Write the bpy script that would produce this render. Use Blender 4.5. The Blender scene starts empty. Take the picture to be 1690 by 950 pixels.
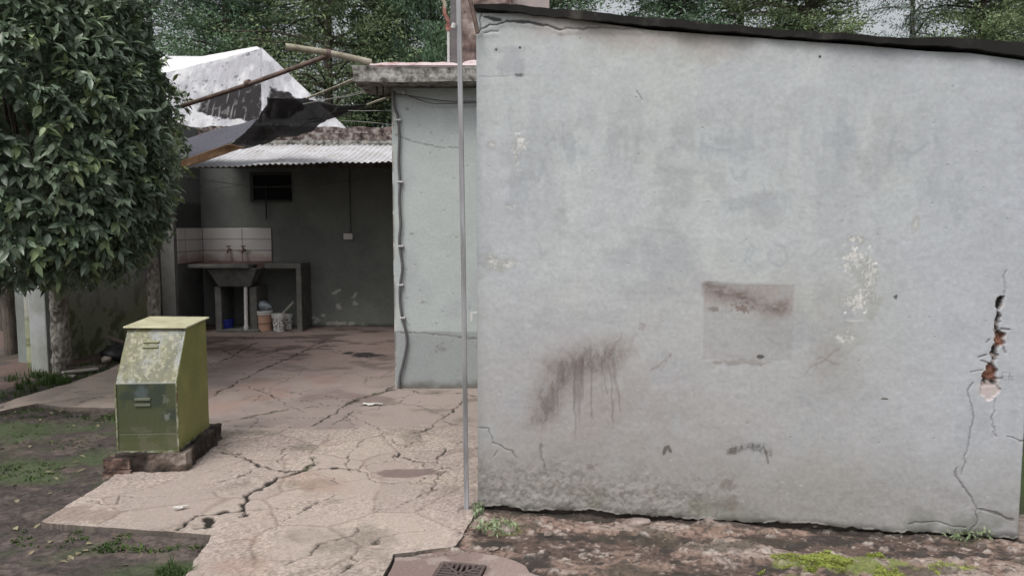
import bpy, math, random
import numpy as np
from mathutils import Vector
R = math.radians
random.seed(7); rng = np.random.default_rng(7)
S = bpy.context.scene
C = S.collection
# ------------------------------------------------------------------ camera
FPX, CX, CY = 1220.0, 845.0, 475.0
PITCH = R(4.69); CAMZ = 1.5
cam = bpy.data.cameras.new("camera"); camo = bpy.data.objects.new("camera", cam); C.objects.link(camo)
cam.sensor_width = 36; cam.lens = FPX/1690*36; cam.clip_start = .05; cam.clip_end = 3000
camo.location = (0, 0, CAMZ); camo.rotation_euler = (R(90)-PITCH, 0, 0)
S.camera = camo
# ------------------------------------------------------------------ sky and sun (overcast)
w = bpy.data.worlds.new("World"); S.world = w; w.use_nodes = True
nt = w.node_tree; nt.nodes.clear()
sk = nt.nodes.new('ShaderNodeTexSky'); sk.sky_type = 'NISHITA'; sk.sun_disc = False
SUN_EL, SUN_ROT = R(58), R(205)
sk.sun_elevation = SUN_EL; sk.sun_rotation = SUN_ROT; sk.dust_density = 6; sk.air_density = 1.2; sk.ozone_density = 1
hs = nt.nodes.new('ShaderNodeHueSaturation'); hs.inputs['Saturation'].default_value = .22
bg = nt.nodes.new('ShaderNodeBackground'); bg.inputs[1].default_value = .13
wo = nt.nodes.new('ShaderNodeOutputWorld')
nt.links.new(sk.outputs[0], hs.inputs['Color']); nt.links.new(hs.outputs[0], bg.inputs[0]); nt.links.new(bg.outputs[0], wo.inputs[0])
sun = bpy.data.lights.new("sun", 'SUN'); sun.energy = .7; sun.angle = R(25); sun.color = (1, .97, .93)
suno = bpy.data.objects.new("sun", sun); C.objects.link(suno)
sd = Vector((math.sin(SUN_ROT)*math.cos(SUN_EL), math.cos(SUN_ROT)*math.cos(SUN_EL), math.sin(SUN_EL)))
suno.rotation_euler = sd.to_track_quat('Z', 'Y').to_euler(); suno.location = (0, -3, 8)
S.view_settings.view_transform = 'Standard'; S.view_settings.look = 'None'
S.view_settings.exposure = 0.38; S.view_settings.gamma = 1
S.render.engine = 'CYCLES'; S.cycles.use_denoising = True; S.cycles.max_bounces = 6

# ------------------------------------------------------------------ from the photograph's pixels to places
def ray(px, py):
    a = (px-CX)/FPX; b = (CY-py)/FPX
    return np.array([a, math.cos(PITCH)+b*math.sin(PITCH), -math.sin(PITCH)+b*math.cos(PITCH)])
def at(px, py, Y):
    d = ray(px, py); t = Y/d[1]; return np.array([d[0]*t, Y, CAMZ+d[2]*t])
def G(px, py, z=0.0):
    d = ray(px, py); t = (z-CAMZ)/d[2]; return np.array([d[0]*t, d[1]*t, z])
def atx(px, py, X):
    d = ray(px, py); t = X/d[0]; return np.array([X, d[1]*t, CAMZ+d[2]*t])

# ------------------------------------------------------------------ noise
def _h(xi, yi, seed):
    h = (xi.astype(np.int64)*374761393 + yi.astype(np.int64)*668265263 + seed*974634777) & 0xffffffff
    h = ((h ^ (h >> 13))*1274126177) & 0xffffffff
    h = ((h ^ (h >> 16))*2246822519) & 0xffffffff
    return ((h ^ (h >> 15)) & 0xffffff)/float(0xffffff)
def vn(x, y, seed=0):
    x = np.asarray(x, float); y = np.asarray(y, float)
    xi = np.floor(x); yi = np.floor(y); fx = x-xi; fy = y-yi
    fx = fx*fx*(3-2*fx); fy = fy*fy*(3-2*fy)
    a = _h(xi, yi, seed); b = _h(xi+1, yi, seed); c = _h(xi, yi+1, seed); d = _h(xi+1, yi+1, seed)
    return (a*(1-fx)+b*fx)*(1-fy)+(c*(1-fx)+d*fx)*fy
def fbm(x, y, sc, o=4, seed=0, ax=1., ay=1.):
    s = 0; n = 0; a = 1.; f = 1./sc
    for k in range(o):
        s = s + a*vn(x*f*ax+17.3*k, y*f*ay+5.1*k, seed+k*31); n += a; a *= .55; f *= 2.03
    return s/n
def worley(x, y, sc, seed=0):
    x = x/sc; y = y/sc; xi = np.floor(x); yi = np.floor(y)
    f1 = np.full(x.shape, 9.); f2 = np.full(x.shape, 9.); cid = np.zeros(x.shape)
    for i in (-1, 0, 1):
        for j in (-1, 0, 1):
            cx = xi+i; cy = yi+j
            d = np.hypot(cx+_h(cx, cy, seed)-x, cy+_h(cx, cy, seed+7)-y)
            v = _h(cx, cy, seed+13)
            n = d < f1
            f2 = np.where(n, f1, np.minimum(f2, d)); cid = np.where(n, v, cid); f1 = np.where(n, d, f1)
    return f1*sc, f2*sc, cid
def ss(a, b, x):
    t = np.clip((x-a)/(b-a), 0, 1); return t*t*(3-2*t)

def pdist(x, y, pts):
    """distance to an open polyline; (distance, parameter 0..1 along it)"""
    pts = np.asarray(pts, float); best = np.full(x.shape, 1e9); par = np.zeros(x.shape); n = len(pts)-1
    for k in range(n):
        ax, ay = pts[k]; bx, by = pts[k+1]; dx, dy = bx-ax, by-ay; L = dx*dx+dy*dy+1e-12
        t = np.clip(((x-ax)*dx+(y-ay)*dy)/L, 0, 1); d = np.hypot(x-ax-t*dx, y-ay-t*dy)
        m = d < best; par = np.where(m, (k+t)/n, par); best = np.where(m, d, best)
    return best, par
def inside(x, y, poly):
    poly = np.asarray(poly, float); r = np.zeros(x.shape, bool); j = len(poly)-1
    for i in range(len(poly)):
        xi, yi = poly[i]; xj, yj = poly[j]
        if yi != yj:
            c = ((yi > y) != (yj > y)) & (x < (xj-xi)*(y-yi)/(yj-yi)+xi); r ^= c
        j = i
    return r
def sdist(x, y, poly):
    """signed distance, positive inside"""
    p = list(map(tuple, poly)); d, _ = pdist(x, y, p+[p[0]])
    return np.where(inside(x, y, poly), d, -d)

class Field:
    """colour and relief painted on a sheet of points u, v (metres on the surface itself)"""
    def __init__(s, u, v, base):
        s.u = u; s.v = v; s.c = np.tile(np.array(base, float), (len(u), 1)); s.h = np.zeros(len(u))
    def mix(s, col, m, sel=None):
        col = np.array(col, float); m = np.clip(m, 0, 1)[:, None]
        if sel is None: s.c = s.c*(1-m)+col*m
        else: s.c[sel] = s.c[sel]*(1-m)+col*m
    def mul(s, f, sel=None):
        f = f[:, None] if f.ndim == 1 else f
        if sel is None: s.c *= f
        else: s.c[sel] *= f
    def box(s, pts, pad):
        pts = np.asarray(pts, float); a = pts.min(0)-pad; b = pts.max(0)+pad
        return np.nonzero((s.u > a[0]) & (s.u < b[0]) & (s.v > a[1]) & (s.v < b[1]))[0]
    def crack(s, pts, wd, depth=.004, col=(.03, .025, .02), amt=.9, wob=.012, seed=1, moss=None):
        i = s.box(pts, wd*3+wob*3+.02); u = s.u[i]; v = s.v[i]
        if len(i) == 0: return
        wu = u+wob*(fbm(u, v, .07, 4, seed)-.5)*5; wv = v+wob*(fbm(u, v, .07, 4, seed+50)-.5)*5
        d, t = pdist(wu, wv, pts)
        amt = amt*min(1., wd/.0065); wl = max(wd, .004)*(.35+1.3*fbm(u, v, .12, 2, seed+9))*np.clip(np.minimum(t, 1-t)*8+.45, 0, 1)
        m = 1-ss(wl*.6, wl*1.1+.001, d)
        s.mix(col, m*amt, i); s.h[i] -= depth*m
        if moss is not None:
            mm = (1-ss(wl, wl*3.5+.01, d))*ss(.45, .6, fbm(u, v, .12, 3, seed+77))*.8
            s.mix(moss, mm, i)
    def blot(s, c, r, col, amt=1., thr=(.45, .6), sc=.05, seed=3, ay=1., ax=1., oct=4):
        """a ragged patch round c with radii r"""
        i = s.box([(c[0]-r[0], c[1]-r[1]), (c[0]+r[0], c[1]+r[1])], .0); u = s.u[i]; v = s.v[i]
        if len(i) == 0: return
        e = 1-np.hypot((u-c[0])/r[0], (v-c[1])/r[1])
        n = fbm(u, v, sc, oct, seed, ax, ay)
        m = ss(thr[0], thr[1], n*.75+np.clip(e, 0, 1)*.45-.12)*ss(0, .25, e)
        s.mix(col, m*amt, i); return i, m

# ------------------------------------------------------------------ meshes
def np_mesh(name, V, F, col=None, smooth=True):
    V = np.ascontiguousarray(V, np.float32); F = np.ascontiguousarray(F, np.int32); k = F.shape[1]
    me = bpy.data.meshes.new(name)
    me.vertices.add(len(V)); me.vertices.foreach_set('co', V.ravel())
    me.loops.add(F.size); me.loops.foreach_set('vertex_index', F.ravel())
    me.polygons.add(len(F)); me.polygons.foreach_set('loop_start', np.arange(0, F.size, k, dtype=np.int32))
    me.update(calc_edges=True)
    if smooth: me.polygons.foreach_set('use_smooth', np.ones(len(F), bool))
    if col is not None:
        a = me.color_attributes.new('paint', 'FLOAT_COLOR', 'POINT')
        a.data.foreach_set('color', np.hstack([col, np.ones((len(col), 1))]).astype(np.float32).ravel())
    me.validate(); return me
def link(name, me, m=None, parent=None):
    o = bpy.data.objects.new(name, me); C.objects.link(o)
    if m is not None and me is not None: me.materials.append(m)
    if parent is not None: o.parent = parent
    return o
def tag(o, label, cat, group=None, kind=None):
    o['label'] = label; o['category'] = cat
    if group: o['group'] = group
    if kind: o['kind'] = kind
    return o
def thing(name, label, cat, group=None, loc=(0, 0, 0), rz=0.):
    o = bpy.data.objects.new(name, None); C.objects.link(o); o.location = loc; o.rotation_euler = (0, 0, rz); o.empty_display_size = .1
    return tag(o, label, cat, group)

class MB:
    def __init__(s): s.v = []; s.f = []
    def add(s, vs, fs):
        n = len(s.v); s.v += [tuple(map(float, p)) for p in vs]; s.f += [tuple(n+i for i in f) for f in fs]; return s
    def box(s, a, b):
        x0, y0, z0 = a; x1, y1, z1 = b
        return s.hexa([(x0, y0, z0), (x1, y0, z0), (x1, y1, z0), (x0, y1, z0)], [(x0, y0, z1), (x1, y0, z1), (x1, y1, z1), (x0, y1, z1)])
    def hexa(s, lo, hi):
        n = len(lo)
        return s.add(list(lo)+list(hi), [tuple(reversed(range(n))), tuple(range(n, 2*n))]+[(i, (i+1) % n, n+(i+1) % n, n+i) for i in range(n)])
    def tube(s, pts, r, n=10, cap=True, sq=False, hollow=False):
        pts = [Vector(p) for p in pts]; rs = r if hasattr(r, '__len__') else [r]*len(pts)
        base = len(s.v); up = None
        for i, p in enumerate(pts):
            d = (pts[min(i+1, len(pts)-1)]-pts[max(i-1, 0)]).normalized()
            if up is None: up = Vector((0, 0, 1)) if abs(d.z) < .9 else Vector((0, 1, 0))
            a = d.cross(up).normalized(); b = d.cross(a).normalized(); up = -b if False else up
            for k in range(n):
                t = 2*math.pi*(k+(.5 if sq else 0))/n
                q = p+(a*math.cos(t)+b*math.sin(t))*rs[i]; s.v.append(tuple(q))
        for i in range(len(pts)-1):
            for k in range(n):
                s.f.append((base+i*n+k, base+i*n+(k+1) % n, base+(i+1)*n+(k+1) % n, base+(i+1)*n+k))
        if cap and not hollow:
            s.f.append(tuple(reversed(range(base, base+n)))); e = base+(len(pts)-1)*n; s.f.append(tuple(range(e, e+n)))
        return s
    def lathe(s, prof, c=(0, 0, 0), n=28):
        base = len(s.v)
        for r, z in prof:
            for k in range(n):
                t = 2*math.pi*k/n; s.v.append((c[0]+r*math.cos(t), c[1]+r*math.sin(t), c[2]+z))
        for i in range(len(prof)-1):
            for k in range(n): s.f.append((base+i*n+k, base+i*n+(k+1) % n, base+(i+1)*n+(k+1) % n, base+(i+1)*n+k))
        s.f.append(tuple(reversed(range(base, base+n))))
        return s
    def build(s, name, m, parent=None, smooth=False, bevel=0., seg=2, jitter=0., sub=0):
        me = bpy.data.meshes.new(name); me.from_pydata(s.v, [], s.f); me.update()
        if smooth:
            me.polygons.foreach_set('use_smooth', np.ones(len(me.polygons), bool))
            try: me.set_sharp_from_angle(angle=R(40))
            except Exception: pass
        o = link(name, me, m, parent)
        if sub:
            q = o.modifiers.new('sub', 'SUBSURF'); q.subdivision_type = 'SIMPLE'; q.levels = q.render_levels = sub
        if jitter:
            tx = bpy.data.textures.get('rough_%g' % jitter) or bpy.data.textures.new('rough_%g' % jitter, 'CLOUDS'); tx.noise_scale = .09
            q = o.modifiers.new('rough', 'DISPLACE'); q.texture = tx; q.strength = jitter; q.mid_level = .5; q.texture_coords = 'GLOBAL'
        if bevel:
            q = o.modifiers.new('bevel', 'BEVEL'); q.width = bevel; q.segments = seg; q.limit_method = 'ANGLE'
        return o

# ------------------------------------------------------------------ materials
def nodes(name):
    m = bpy.data.materials.new(name); m.use_nodes = True; t = m.node_tree; b = t.nodes['Principled BSDF']; return m, t, b
def N(t, k, **kw):
    n = t.nodes.new(k)
    for a, v in kw.items(): setattr(n, a, v)
    return n
def noise(t, sc, det=6, rough=.6, scale3=None):
    tc = N(t, 'ShaderNodeTexCoord'); n = N(t, 'ShaderNodeTexNoise'); n.inputs['Scale'].default_value = sc
    n.inputs['Detail'].default_value = det; n.inputs['Roughness'].default_value = rough
    if scale3:
        mp = N(t, 'ShaderNodeMapping'); mp.inputs['Scale'].default_value = scale3
        t.links.new(tc.outputs['Object'], mp.inputs[0]); t.links.new(mp.outputs[0], n.inputs['Vector'])
    else: t.links.new(tc.outputs['Object'], n.inputs['Vector'])
    return n
def ramp(t, src, stops):
    r = N(t, 'ShaderNodeValToRGB'); e = r.color_ramp.elements
    while len(e) < len(stops): e.new(.5)
    for k, (p, c) in enumerate(stops):
        e[k].position = p; e[k].color = (*c, 1)
    t.links.new(src, r.inputs[0]); return r
def bump(t, b, src, strength, dist, prev=None):
    q = N(t, 'ShaderNodeBump'); q.inputs['Strength'].default_value = strength; q.inputs['Distance'].default_value = dist
    t.links.new(src, q.inputs['Height'])
    if prev: t.links.new(prev.outputs[0], q.inputs['Normal'])
    t.links.new(q.outputs[0], b.inputs['Normal']); return q
def mpaint(name, rough=.8, sc=60, amt=.25, bd=.003, bs=.5, sc2=300):
    """colour painted on the mesh, times a fine grain"""
    m, t, b = nodes(name); a = N(t, 'ShaderNodeAttribute', attribute_name='paint')
    n = noise(t, sc, 8, .65); r = ramp(t, n.outputs[0], [(.3, (1-amt,)*3), (.7, (1+amt,)*3)])
    n2 = noise(t, sc2, 3, .6)
    mx = N(t, 'ShaderNodeMix', data_type='RGBA', blend_type='MULTIPLY'); mx.inputs[0].default_value = 1
    t.links.new(a.outputs['Color'], mx.inputs[6]); t.links.new(r.outputs[0], mx.inputs[7]); t.links.new(mx.outputs[2], b.inputs['Base Color'])
    b.inputs['Roughness'].default_value = rough
    p = bump(t, b, n.outputs[0], bs, bd); bump(t, b, n2.outputs[0], bs*.6, bd*.35, p); return m
def mnoise(name, stops, sc=8, rough=.8, metal=0., bs=.3, bd=.004, det=8, scale3=None, sc2=None, stops2=None, spec=.5, nr=.62):
    m, t, b = nodes(name); n = noise(t, sc, det, nr, scale3); r = ramp(t, n.outputs[0], stops); out = r.outputs[0]
    if stops2:
        n2 = noise(t, sc2, 6, .7); r2 = ramp(t, n2.outputs[0], stops2)
        mx = N(t, 'ShaderNodeMix', data_type='RGBA', blend_type='MULTIPLY'); mx.inputs[0].default_value = 1
        t.links.new(out, mx.inputs[6]); t.links.new(r2.outputs[0], mx.inputs[7]); out = mx.outputs[2]
    t.links.new(out, b.inputs['Base Color']); b.inputs['Roughness'].default_value = rough; b.inputs['Metallic'].default_value = metal
    b.inputs['Specular IOR Level'].default_value = spec
    if bs: bump(t, b, n.outputs[0], bs, bd)
    return m
def mflat(name, c, rough=.6, metal=0., var=.2, sc=15, bs=.1):
    return mnoise(name, [(.3, tuple(x*(1-var) for x in c)), (.7, tuple(x*(1+var) for x in c))], sc, rough, metal, bs)
def mleaf(name, c1, c2, rough=.38, trans=.18, sc=1.3, spec=.5):
    m, t, b = nodes(name); n = noise(t, sc, 3, .6); r = ramp(t, n.outputs[0], [(.35, c1), (.65, c2)])
    a = N(t, 'ShaderNodeAttribute', attribute_name='paint'); mx = N(t, 'ShaderNodeMix', data_type='RGBA', blend_type='MULTIPLY'); mx.inputs[0].default_value = 1
    t.links.new(r.outputs[0], mx.inputs[6]); t.links.new(a.outputs['Color'], mx.inputs[7])
    t.links.new(mx.outputs[2], b.inputs['Base Color']); b.inputs['Roughness'].default_value = rough; b.inputs['Specular IOR Level'].default_value = spec
    tr = N(t, 'ShaderNodeBsdfTranslucent'); t.links.new(mx.outputs[2], tr.inputs[0])
    ms = N(t, 'ShaderNodeMixShader'); ms.inputs[0].default_value = trans
    o = t.nodes['Material Output']; t.links.new(b.outputs[0], ms.inputs[1]); t.links.new(tr.outputs[0], ms.inputs[2]); t.links.new(ms.outputs[0], o.inputs[0])
    return m
M = {}
M['wallpaint'] = mpaint('painted plaster', .78, 45, .1, .002, .35, 260)
M['patio'] = mpaint('worn concrete', .85, 110, .22, .0015, .4, 330)
M['soil'] = mpaint('damp soil', .8, 55, .35, .012, .8, 240)
M['oldpaint'] = mpaint('old wall paint', .85, 30, .12, .003, .4, 200)
M['rear_paint'] = mpaint('shelter paint', .7, 25, .12, .003, .3, 160)
M['concrete'] = mnoise('mossy concrete', [(.36, (.05, .047, .04)), (.46, (.2, .19, .18)), (.62, (.4, .39, .37))], 13, .9, 0, .6, .01, sc2=40, stops2=[(.35, (.55, .55, .5)), (.6, (1.05, 1.05, 1.05))])
M['pinkcap'] = mnoise('pale pink roof coat', [(.3, (.3, .17, .15)), (.45, (.52, .42, .42)), (.7, (.62, .56, .57))], 7, .8, 0, .5, .01)
M['roofsheet'] = mnoise('weathered tar sheet', [(.3, (.006, .006, .006)), (.58, (.016, .015, .014)), (.72, (.07, .062, .055))], 6, .9, 0, .6, .01)
M['galv'] = mnoise('galvanised steel', [(.35, (.16, .155, .16)), (.65, (.36, .36, .38))], 22, .7, .1, .15, .002, scale3=(1, 1, .1))
M['rustpipe'] = mnoise('rusty pipe', [(.35, (.07, .045, .04)), (.6, (.2, .145, .125))], 9, .8, .2, .3, .003)
M['palepipe'] = mnoise('aged pale pipe', [(.3, (.14, .12, .08)), (.5, (.33, .3, .23)), (.7, (.45, .42, .35))], 8, .7, 0, .2, .003)
M['redpipe'] = mnoise('red brown pipe', [(.35, (.15, .05, .04)), (.6, (.35, .17, .14))], 25, .8, 0, .3, .003)
M['cable'] = mflat('grey cable', (.1, .1, .105), .6)
M['wirepale'] = mflat('pale wire', (.3, .3, .28), .6)
M['black'] = mflat('dark plastic', (.012, .012, .013), .5)
M['corr'] = mnoise('zinc painted white', [(.3, (.4, .38, .37)), (.5, (.52, .52, .54)), (.7, (.6, .6, .63))], 3.5, .7, 0., .1, .002, sc2=18, stops2=[(.3, (.75, .72, .7)), (.55, (1, 1, 1))])
M['net'] = mnoise('black shade cloth', [(.4, (.05, .05, .054)), (.6, (.085, .085, .09))], 60, .95, 0, .3, .004)
_t = M['net'].node_tree; _tr = N(_t, 'ShaderNodeBsdfTransparent'); _ms = N(_t, 'ShaderNodeMixShader'); _ms.inputs[0].default_value = .18
_t.links.new(_t.nodes['Principled BSDF'].outputs[0], _ms.inputs[1]); _t.links.new(_tr.outputs[0], _ms.inputs[2]); _t.links.new(_ms.outputs[0], _t.nodes['Material Output'].inputs[0])
M['netlit'] = mnoise('lightened shade cloth', [(.4, (.075, .075, .095)), (.6, (.12, .12, .145))], 60, .9, 0, .3, .004)  # same black cloth; light on its upturned face is put into this paler colour
M['board'] = mnoise('tan board', [(.35, (.2, .11, .06)), (.65, (.42, .26, .15))], 10, .8, 0, .2, .003)
M['silver'] = mpaint('silver membrane', .65, 9, .1, .03, .7, 40)
M['silver'].node_tree.nodes['Principled BSDF'].inputs['Specular IOR Level'].default_value = .2
M['olive'] = mnoise('olive painted sheet', [(.3, (.185, .2, .05)), (.6, (.255, .27, .075)), (.75, (.3, .31, .11))], 5, .5, 0, .1, .002, sc2=60, stops2=[(.3, (.85, .85, .8)), (.6, (1.02, 1.02, 1.02))])
M['lid'] = mnoise('pale yellow lid', [(.3, (.36, .34, .22)), (.6, (.55, .53, .36))], 9, .5, 0, .1, .002)
M['tile'] = mpaint('glazed white tile', .2, 4, .03, .0005, .1, 20)
M['sinkc'] = mnoise('grey cement', [(.3, (.07, .07, .065)), (.65, (.14, .14, .13))], 9, .8, 0, .4, .004)
M['counter'] = mnoise('stained red cement', [(.3, (.06, .035, .03)), (.65, (.14, .075, .06))], 11, .65, 0, .4, .004)
M['pvc'] = mflat('white pvc', (.5, .5, .49), .5, 0, .08)
M['brass'] = mflat('corroded brass', (.1, .06, .04), .5, .5)
M['blue'] = mflat('blue plastic', (.02, .035, .28), .4, 0, .1)
M['terra'] = mflat('terracotta plastic', (.55, .34, .25), .6, 0, .12)
M['white'] = mflat('white plastic', (.6, .6, .58), .5, 0, .06)
M['splat'] = mnoise('paint splashed white plastic', [(.44, (.1, .1, .11)), (.5, (.6, .6, .58))], 35, .6, 0, .1, .001)
M['bag'] = mflat('thin plastic bag', (.3, .34, .38), .35, 0, .35, 20, .5)
M['bark'] = mnoise('dark bark', [(.3, (.03, .025, .02)), (.6, (.11, .09, .075))], 14, .95, 0, .9, .02, scale3=(1, 1, .3))
M['barkpale'] = mnoise('pale blotched bark', [(.36, (.1, .09, .08)), (.5, (.25, .235, .21)), (.64, (.42, .4, .37))], 26, .95, 0, 1., .02, scale3=(1, 1, .55))
M['leaf'] = mleaf('broad green leaf', (.13, .18, .12), (.2, .26, .175), .36, .14, 1.3, .6)
M['leaf2'] = mleaf('bright green leaf', (.14, .19, .11), (.24, .3, .16), .36, .16, 1.3, .6)
M['needle1'] = mleaf('cypress green', (.11, .175, .115), (.17, .25, .15), .8, .15, .35, .2)  # this green and the next are lifted to carry haze over far trees
M['needle2'] = mleaf('olive conifer green', (.15, .2, .11), (.22, .28, .15), .8, .15, .35, .2)
M['needle3'] = mleaf('hazed blue foliage', (.15, .19, .185), (.22, .26, .24), .8, .15, .35, .2)  # haze put into the colour, bluish and lifted
M['grass'] = mleaf('grass green', (.035, .06, .02), (.08, .13, .035), .7, .2, 3, .2)
M['moss'] = mleaf('moss green', (.2, .24, .05), (.34, .38, .1), .9, .2, 5, .1)
M['brick'] = mnoise('old brick', [(.38, (.035, .025, .02)), (.52, (.1, .06, .048)), (.66, (.24, .18, .15))], 14, .95, 0, .8, .01)
M['plinth'] = mnoise('dirty mortar', [(.46, (.022, .016, .013)), (.56, (.09, .068, .056)), (.68, (.34, .29, .25))], 3.5, .95, 0, .9, .015, det=10)
M['iron'] = mflat('dull iron grate', (.13, .1, .095), .6, .3, .25, 60, .3)
M['fold'] = mnoise('worn edge steel', [(.36, (.09, .055, .03)), (.46, (.14, .15, .07)), (.6, (.3, .31, .24))], 18, .5, .1, .1, .001)
M['hole'] = mflat('painted hollow shade', (.006, .006, .006), 1)  # near-black colour stands in for the shade inside openings
M['stone'] = mnoise('broken stone', [(.35, (.12, .09, .075)), (.65, (.36, .3, .27))], 12, .9, 0, .6, .008)
M['stain'] = mnoise('stained brown render', [(.36, (.05, .035, .033)), (.47, (.14, .1, .09)), (.57, (.27, .22, .2)), (.66, (.45, .42, .4))], 5, .95, 0, .5, .008, det=10)
M['wood'] = mflat('pale plank', (.33, .3, .27), .8, 0, .3, 12, .3)
M['paper'] = mflat('paper scrap', (.55, .53, .5), .8, 0, .1)
M['deadleaf'] = mleaf('dry leaf', (.2, .17, .1), (.33, .3, .2), .8, .1, 30, .2)
M['bluetarp'] = mnoise('blue and white tarp', [(.48, (.01, .1, .45)), (.53, (.6, .65, .7))], 7, .5)
M['ridge'] = mflat('pale pink render', (.34, .3, .285), .9, 0, .25, 3)

# ------------------------------------------------------------------ patio slabs
def grid_axis(segs):
    out = []
    for a, b, st in segs: out.append(np.arange(a, b, st))
    out.append(np.array([segs[-1][1]])); return np.concatenate(out)
def slab(name, poly, xs, ys, paint, z0=0., thick=.05, wob=.006, mat=None):
    poly = np.asarray(poly, float)
    X, Y = np.meshgrid(xs, ys); nx, ny = len(xs), len(ys); x = X.ravel().copy(); y = Y.ravel().copy()
    wx = wob*(fbm(x, y, .09, 3, 5)-.5)*4; wy = wob*(fbm(x, y, .09, 3, 6)-.5)*4
    ins = inside(x+wx, y+wy, poly)
    I = ins.reshape(ny, nx)
    cell = I[:-1, :-1] | I[1:, :-1] | I[:-1, 1:] | I[1:, 1:]
    jj, ii = np.nonzero(cell); a = jj*nx+ii; F = np.stack([a, a+1, a+nx+1, a+nx], 1)
    used = np.unique(F); mp = np.full(nx*ny, -1); mp[used] = np.arange(len(used)); F = mp[F]; x = x[used]; y = y[used]; out = ~ins[used]
    # pull the outer ring on to the outline
    k = np.nonzero(out)[0]; P = list(map(tuple, poly)); P.append(P[0]); bx = x[k]; by = y[k]; qx = bx+wx[used][k]; qy = by+wy[used][k]
    best = np.full(len(k), 1e9); tx = bx.copy(); ty = by.copy()
    for s_ in range(len(P)-1):
        ax, ay = P[s_]; ex, ey = P[s_+1]; dx, dy = ex-ax, ey-ay; t = np.clip(((qx-ax)*dx+(qy-ay)*dy)/(dx*dx+dy*dy+1e-12), 0, 1)
        cx_, cy_ = ax+t*dx, ay+t*dy; d = np.hypot(qx-cx_, qy-cy_); m = d < best
        best[m] = d[m]; tx[m] = (bx+cx_-qx)[m]; ty[m] = (by+cy_-qy)[m]
    x[k] = tx; y[k] = ty
    fl = Field(x, y, (.2, .15, .13)); paint(fl)
    V = np.stack([x, y, z0+fl.h], 1)
    # skirt
    E = np.concatenate([F[:, [0, 1]], F[:, [1, 2]], F[:, [2, 3]], F[:, [3, 0]]]); key = np.sort(E, 1); kk = key[:, 0].astype(np.int64)*len(V)+key[:, 1]
    u, idx, cnt = np.unique(kk, return_index=True, return_counts=True); B = E[idx[cnt == 1]]
    bv = np.unique(B); mp2 = np.full(len(V), -1); mp2[bv] = np.arange(len(bv))+len(V)
    V2 = V[bv].copy(); V2[:, 2] = z0-thick; nb2 = len(bv); F2 = np.stack([mp2[B[:, 1]]+nb2, mp2[B[:, 0]]+nb2, mp2[B[:, 0]], mp2[B[:, 1]]], 1)
    col = np.vstack([fl.c, fl.c[bv]*.25, fl.c[bv]*.4])
    me = np_mesh(name, np.vstack([V, V2, V[bv]]), np.vstack([F, F2]), col)
    o = link(name, me, mat or M['patio']); o['kind'] = 'structure'; return o
def gp(*pts): return [tuple(G(*p)[:2]) for p in pts]

CRACKS = [  # traced from the photograph, on the ground: points, width in m
    ([(290, 872), (325, 848), (400, 840), (405, 820), (450, 790), (500, 775), (560, 770), (590, 775)], .022),
    ([(405, 838), (402, 851)], .02), ([(402, 841), (500, 832), (530, 825)], .006),
    ([(365, 744), (405, 752), (425, 767), (470, 777), (500, 775)], .016), ([(500, 775), (520, 765), (518, 755)], .016),
    ([(570, 768), (578, 745), (592, 738), (596, 725), (640, 712)], .010), ([(575, 768), (600, 778), (618, 792), (680, 795), (745, 770)], .009),
    ([(655, 742), (662, 752), (690, 762), (718, 763), (730, 748), (735, 738)], .013), ([(655, 742), (690, 728), (735, 726)], .006),
    ([(585, 776), (600, 764), (650, 758), (655, 748)], .007), ([(690, 762), (700, 775), (745, 768), (780, 764)], .006),
    ([(765, 660), (740, 683), (710, 705), (690, 715)], .013), ([(690, 715), (710, 728)], .006), ([(690, 712), (640, 712), (590, 690), (578, 680)], .012),
    ([(515, 702), (555, 680), (578, 665), (600, 655), (655, 640)], .015), ([(545, 702), (570, 690), (590, 675)], .012),
    ([(578, 670), (540, 668), (500, 660), (460, 655), (420, 640)], .012), ([(420, 640), (445, 648), (470, 665), (505, 680)], .008),
    ([(345, 655), (400, 625), (450, 602), (500, 580), (540, 560)], .018), ([(345, 640), (400, 634), (460, 655)], .008),
    ([(345, 600), (380, 590), (395, 580), (425, 565)], .02), ([(345, 582), (400, 562), (440, 545)], .008), ([(360, 575), (400, 590), (430, 588), (470, 575)], .014),
    ([(380, 603), (410, 603), (440, 593)], .018), ([(500, 580), (545, 568), (565, 566)], .02), ([(345, 700), (400, 690), (480, 675), (560, 668)], .008),
    ([(400, 702), (470, 688), (530, 690)], .007), ([(540, 578), (580, 585), (640, 592)], .010), ([(600, 630), (630, 622), (650, 610)], .006),
    ([(345, 700), (420, 703), (520, 706), (620, 706), (765, 705)], .005), ([(460, 762), (470, 740), (520, 735)], .005), ([(380, 720), (450, 728), (570, 726)], .004),
    ([(520, 780), (548, 786), (556, 796)], .006), ([(425, 775), (380, 790), (340, 800)], .004), ([(690, 800), (720, 790), (775, 792)], .006),
    ([(620, 843), (680, 825), (720, 800), (735, 770)], .006), ([(420, 880), (470, 860), (520, 830), (560, 815)], .005), ([(480, 930), (520, 900), (580, 880), (600, 860)], .005),
    ([(560, 950), (600, 905), (640, 880), (700, 870)], .005), ([(140, 826), (190, 832), (200, 815), (270, 820)], .006), ([(640, 720), (655, 735)], .006),
    ([(655, 640), (700, 648), (760, 648), (788, 652)], .02), ([(632, 645), (650, 636)], .02),
    ([(60, 655), (120, 648), (190, 640)], .006), ([(120, 670), (160, 655), (190, 655)], .004),
    ([(340, 850), (345, 865), (320, 872)], .03)]
ROUGH = gp((188, 672), (345, 702), (560, 706), (790, 706), (800, 1050), (-200, 1050), (-200, 800))
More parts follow.
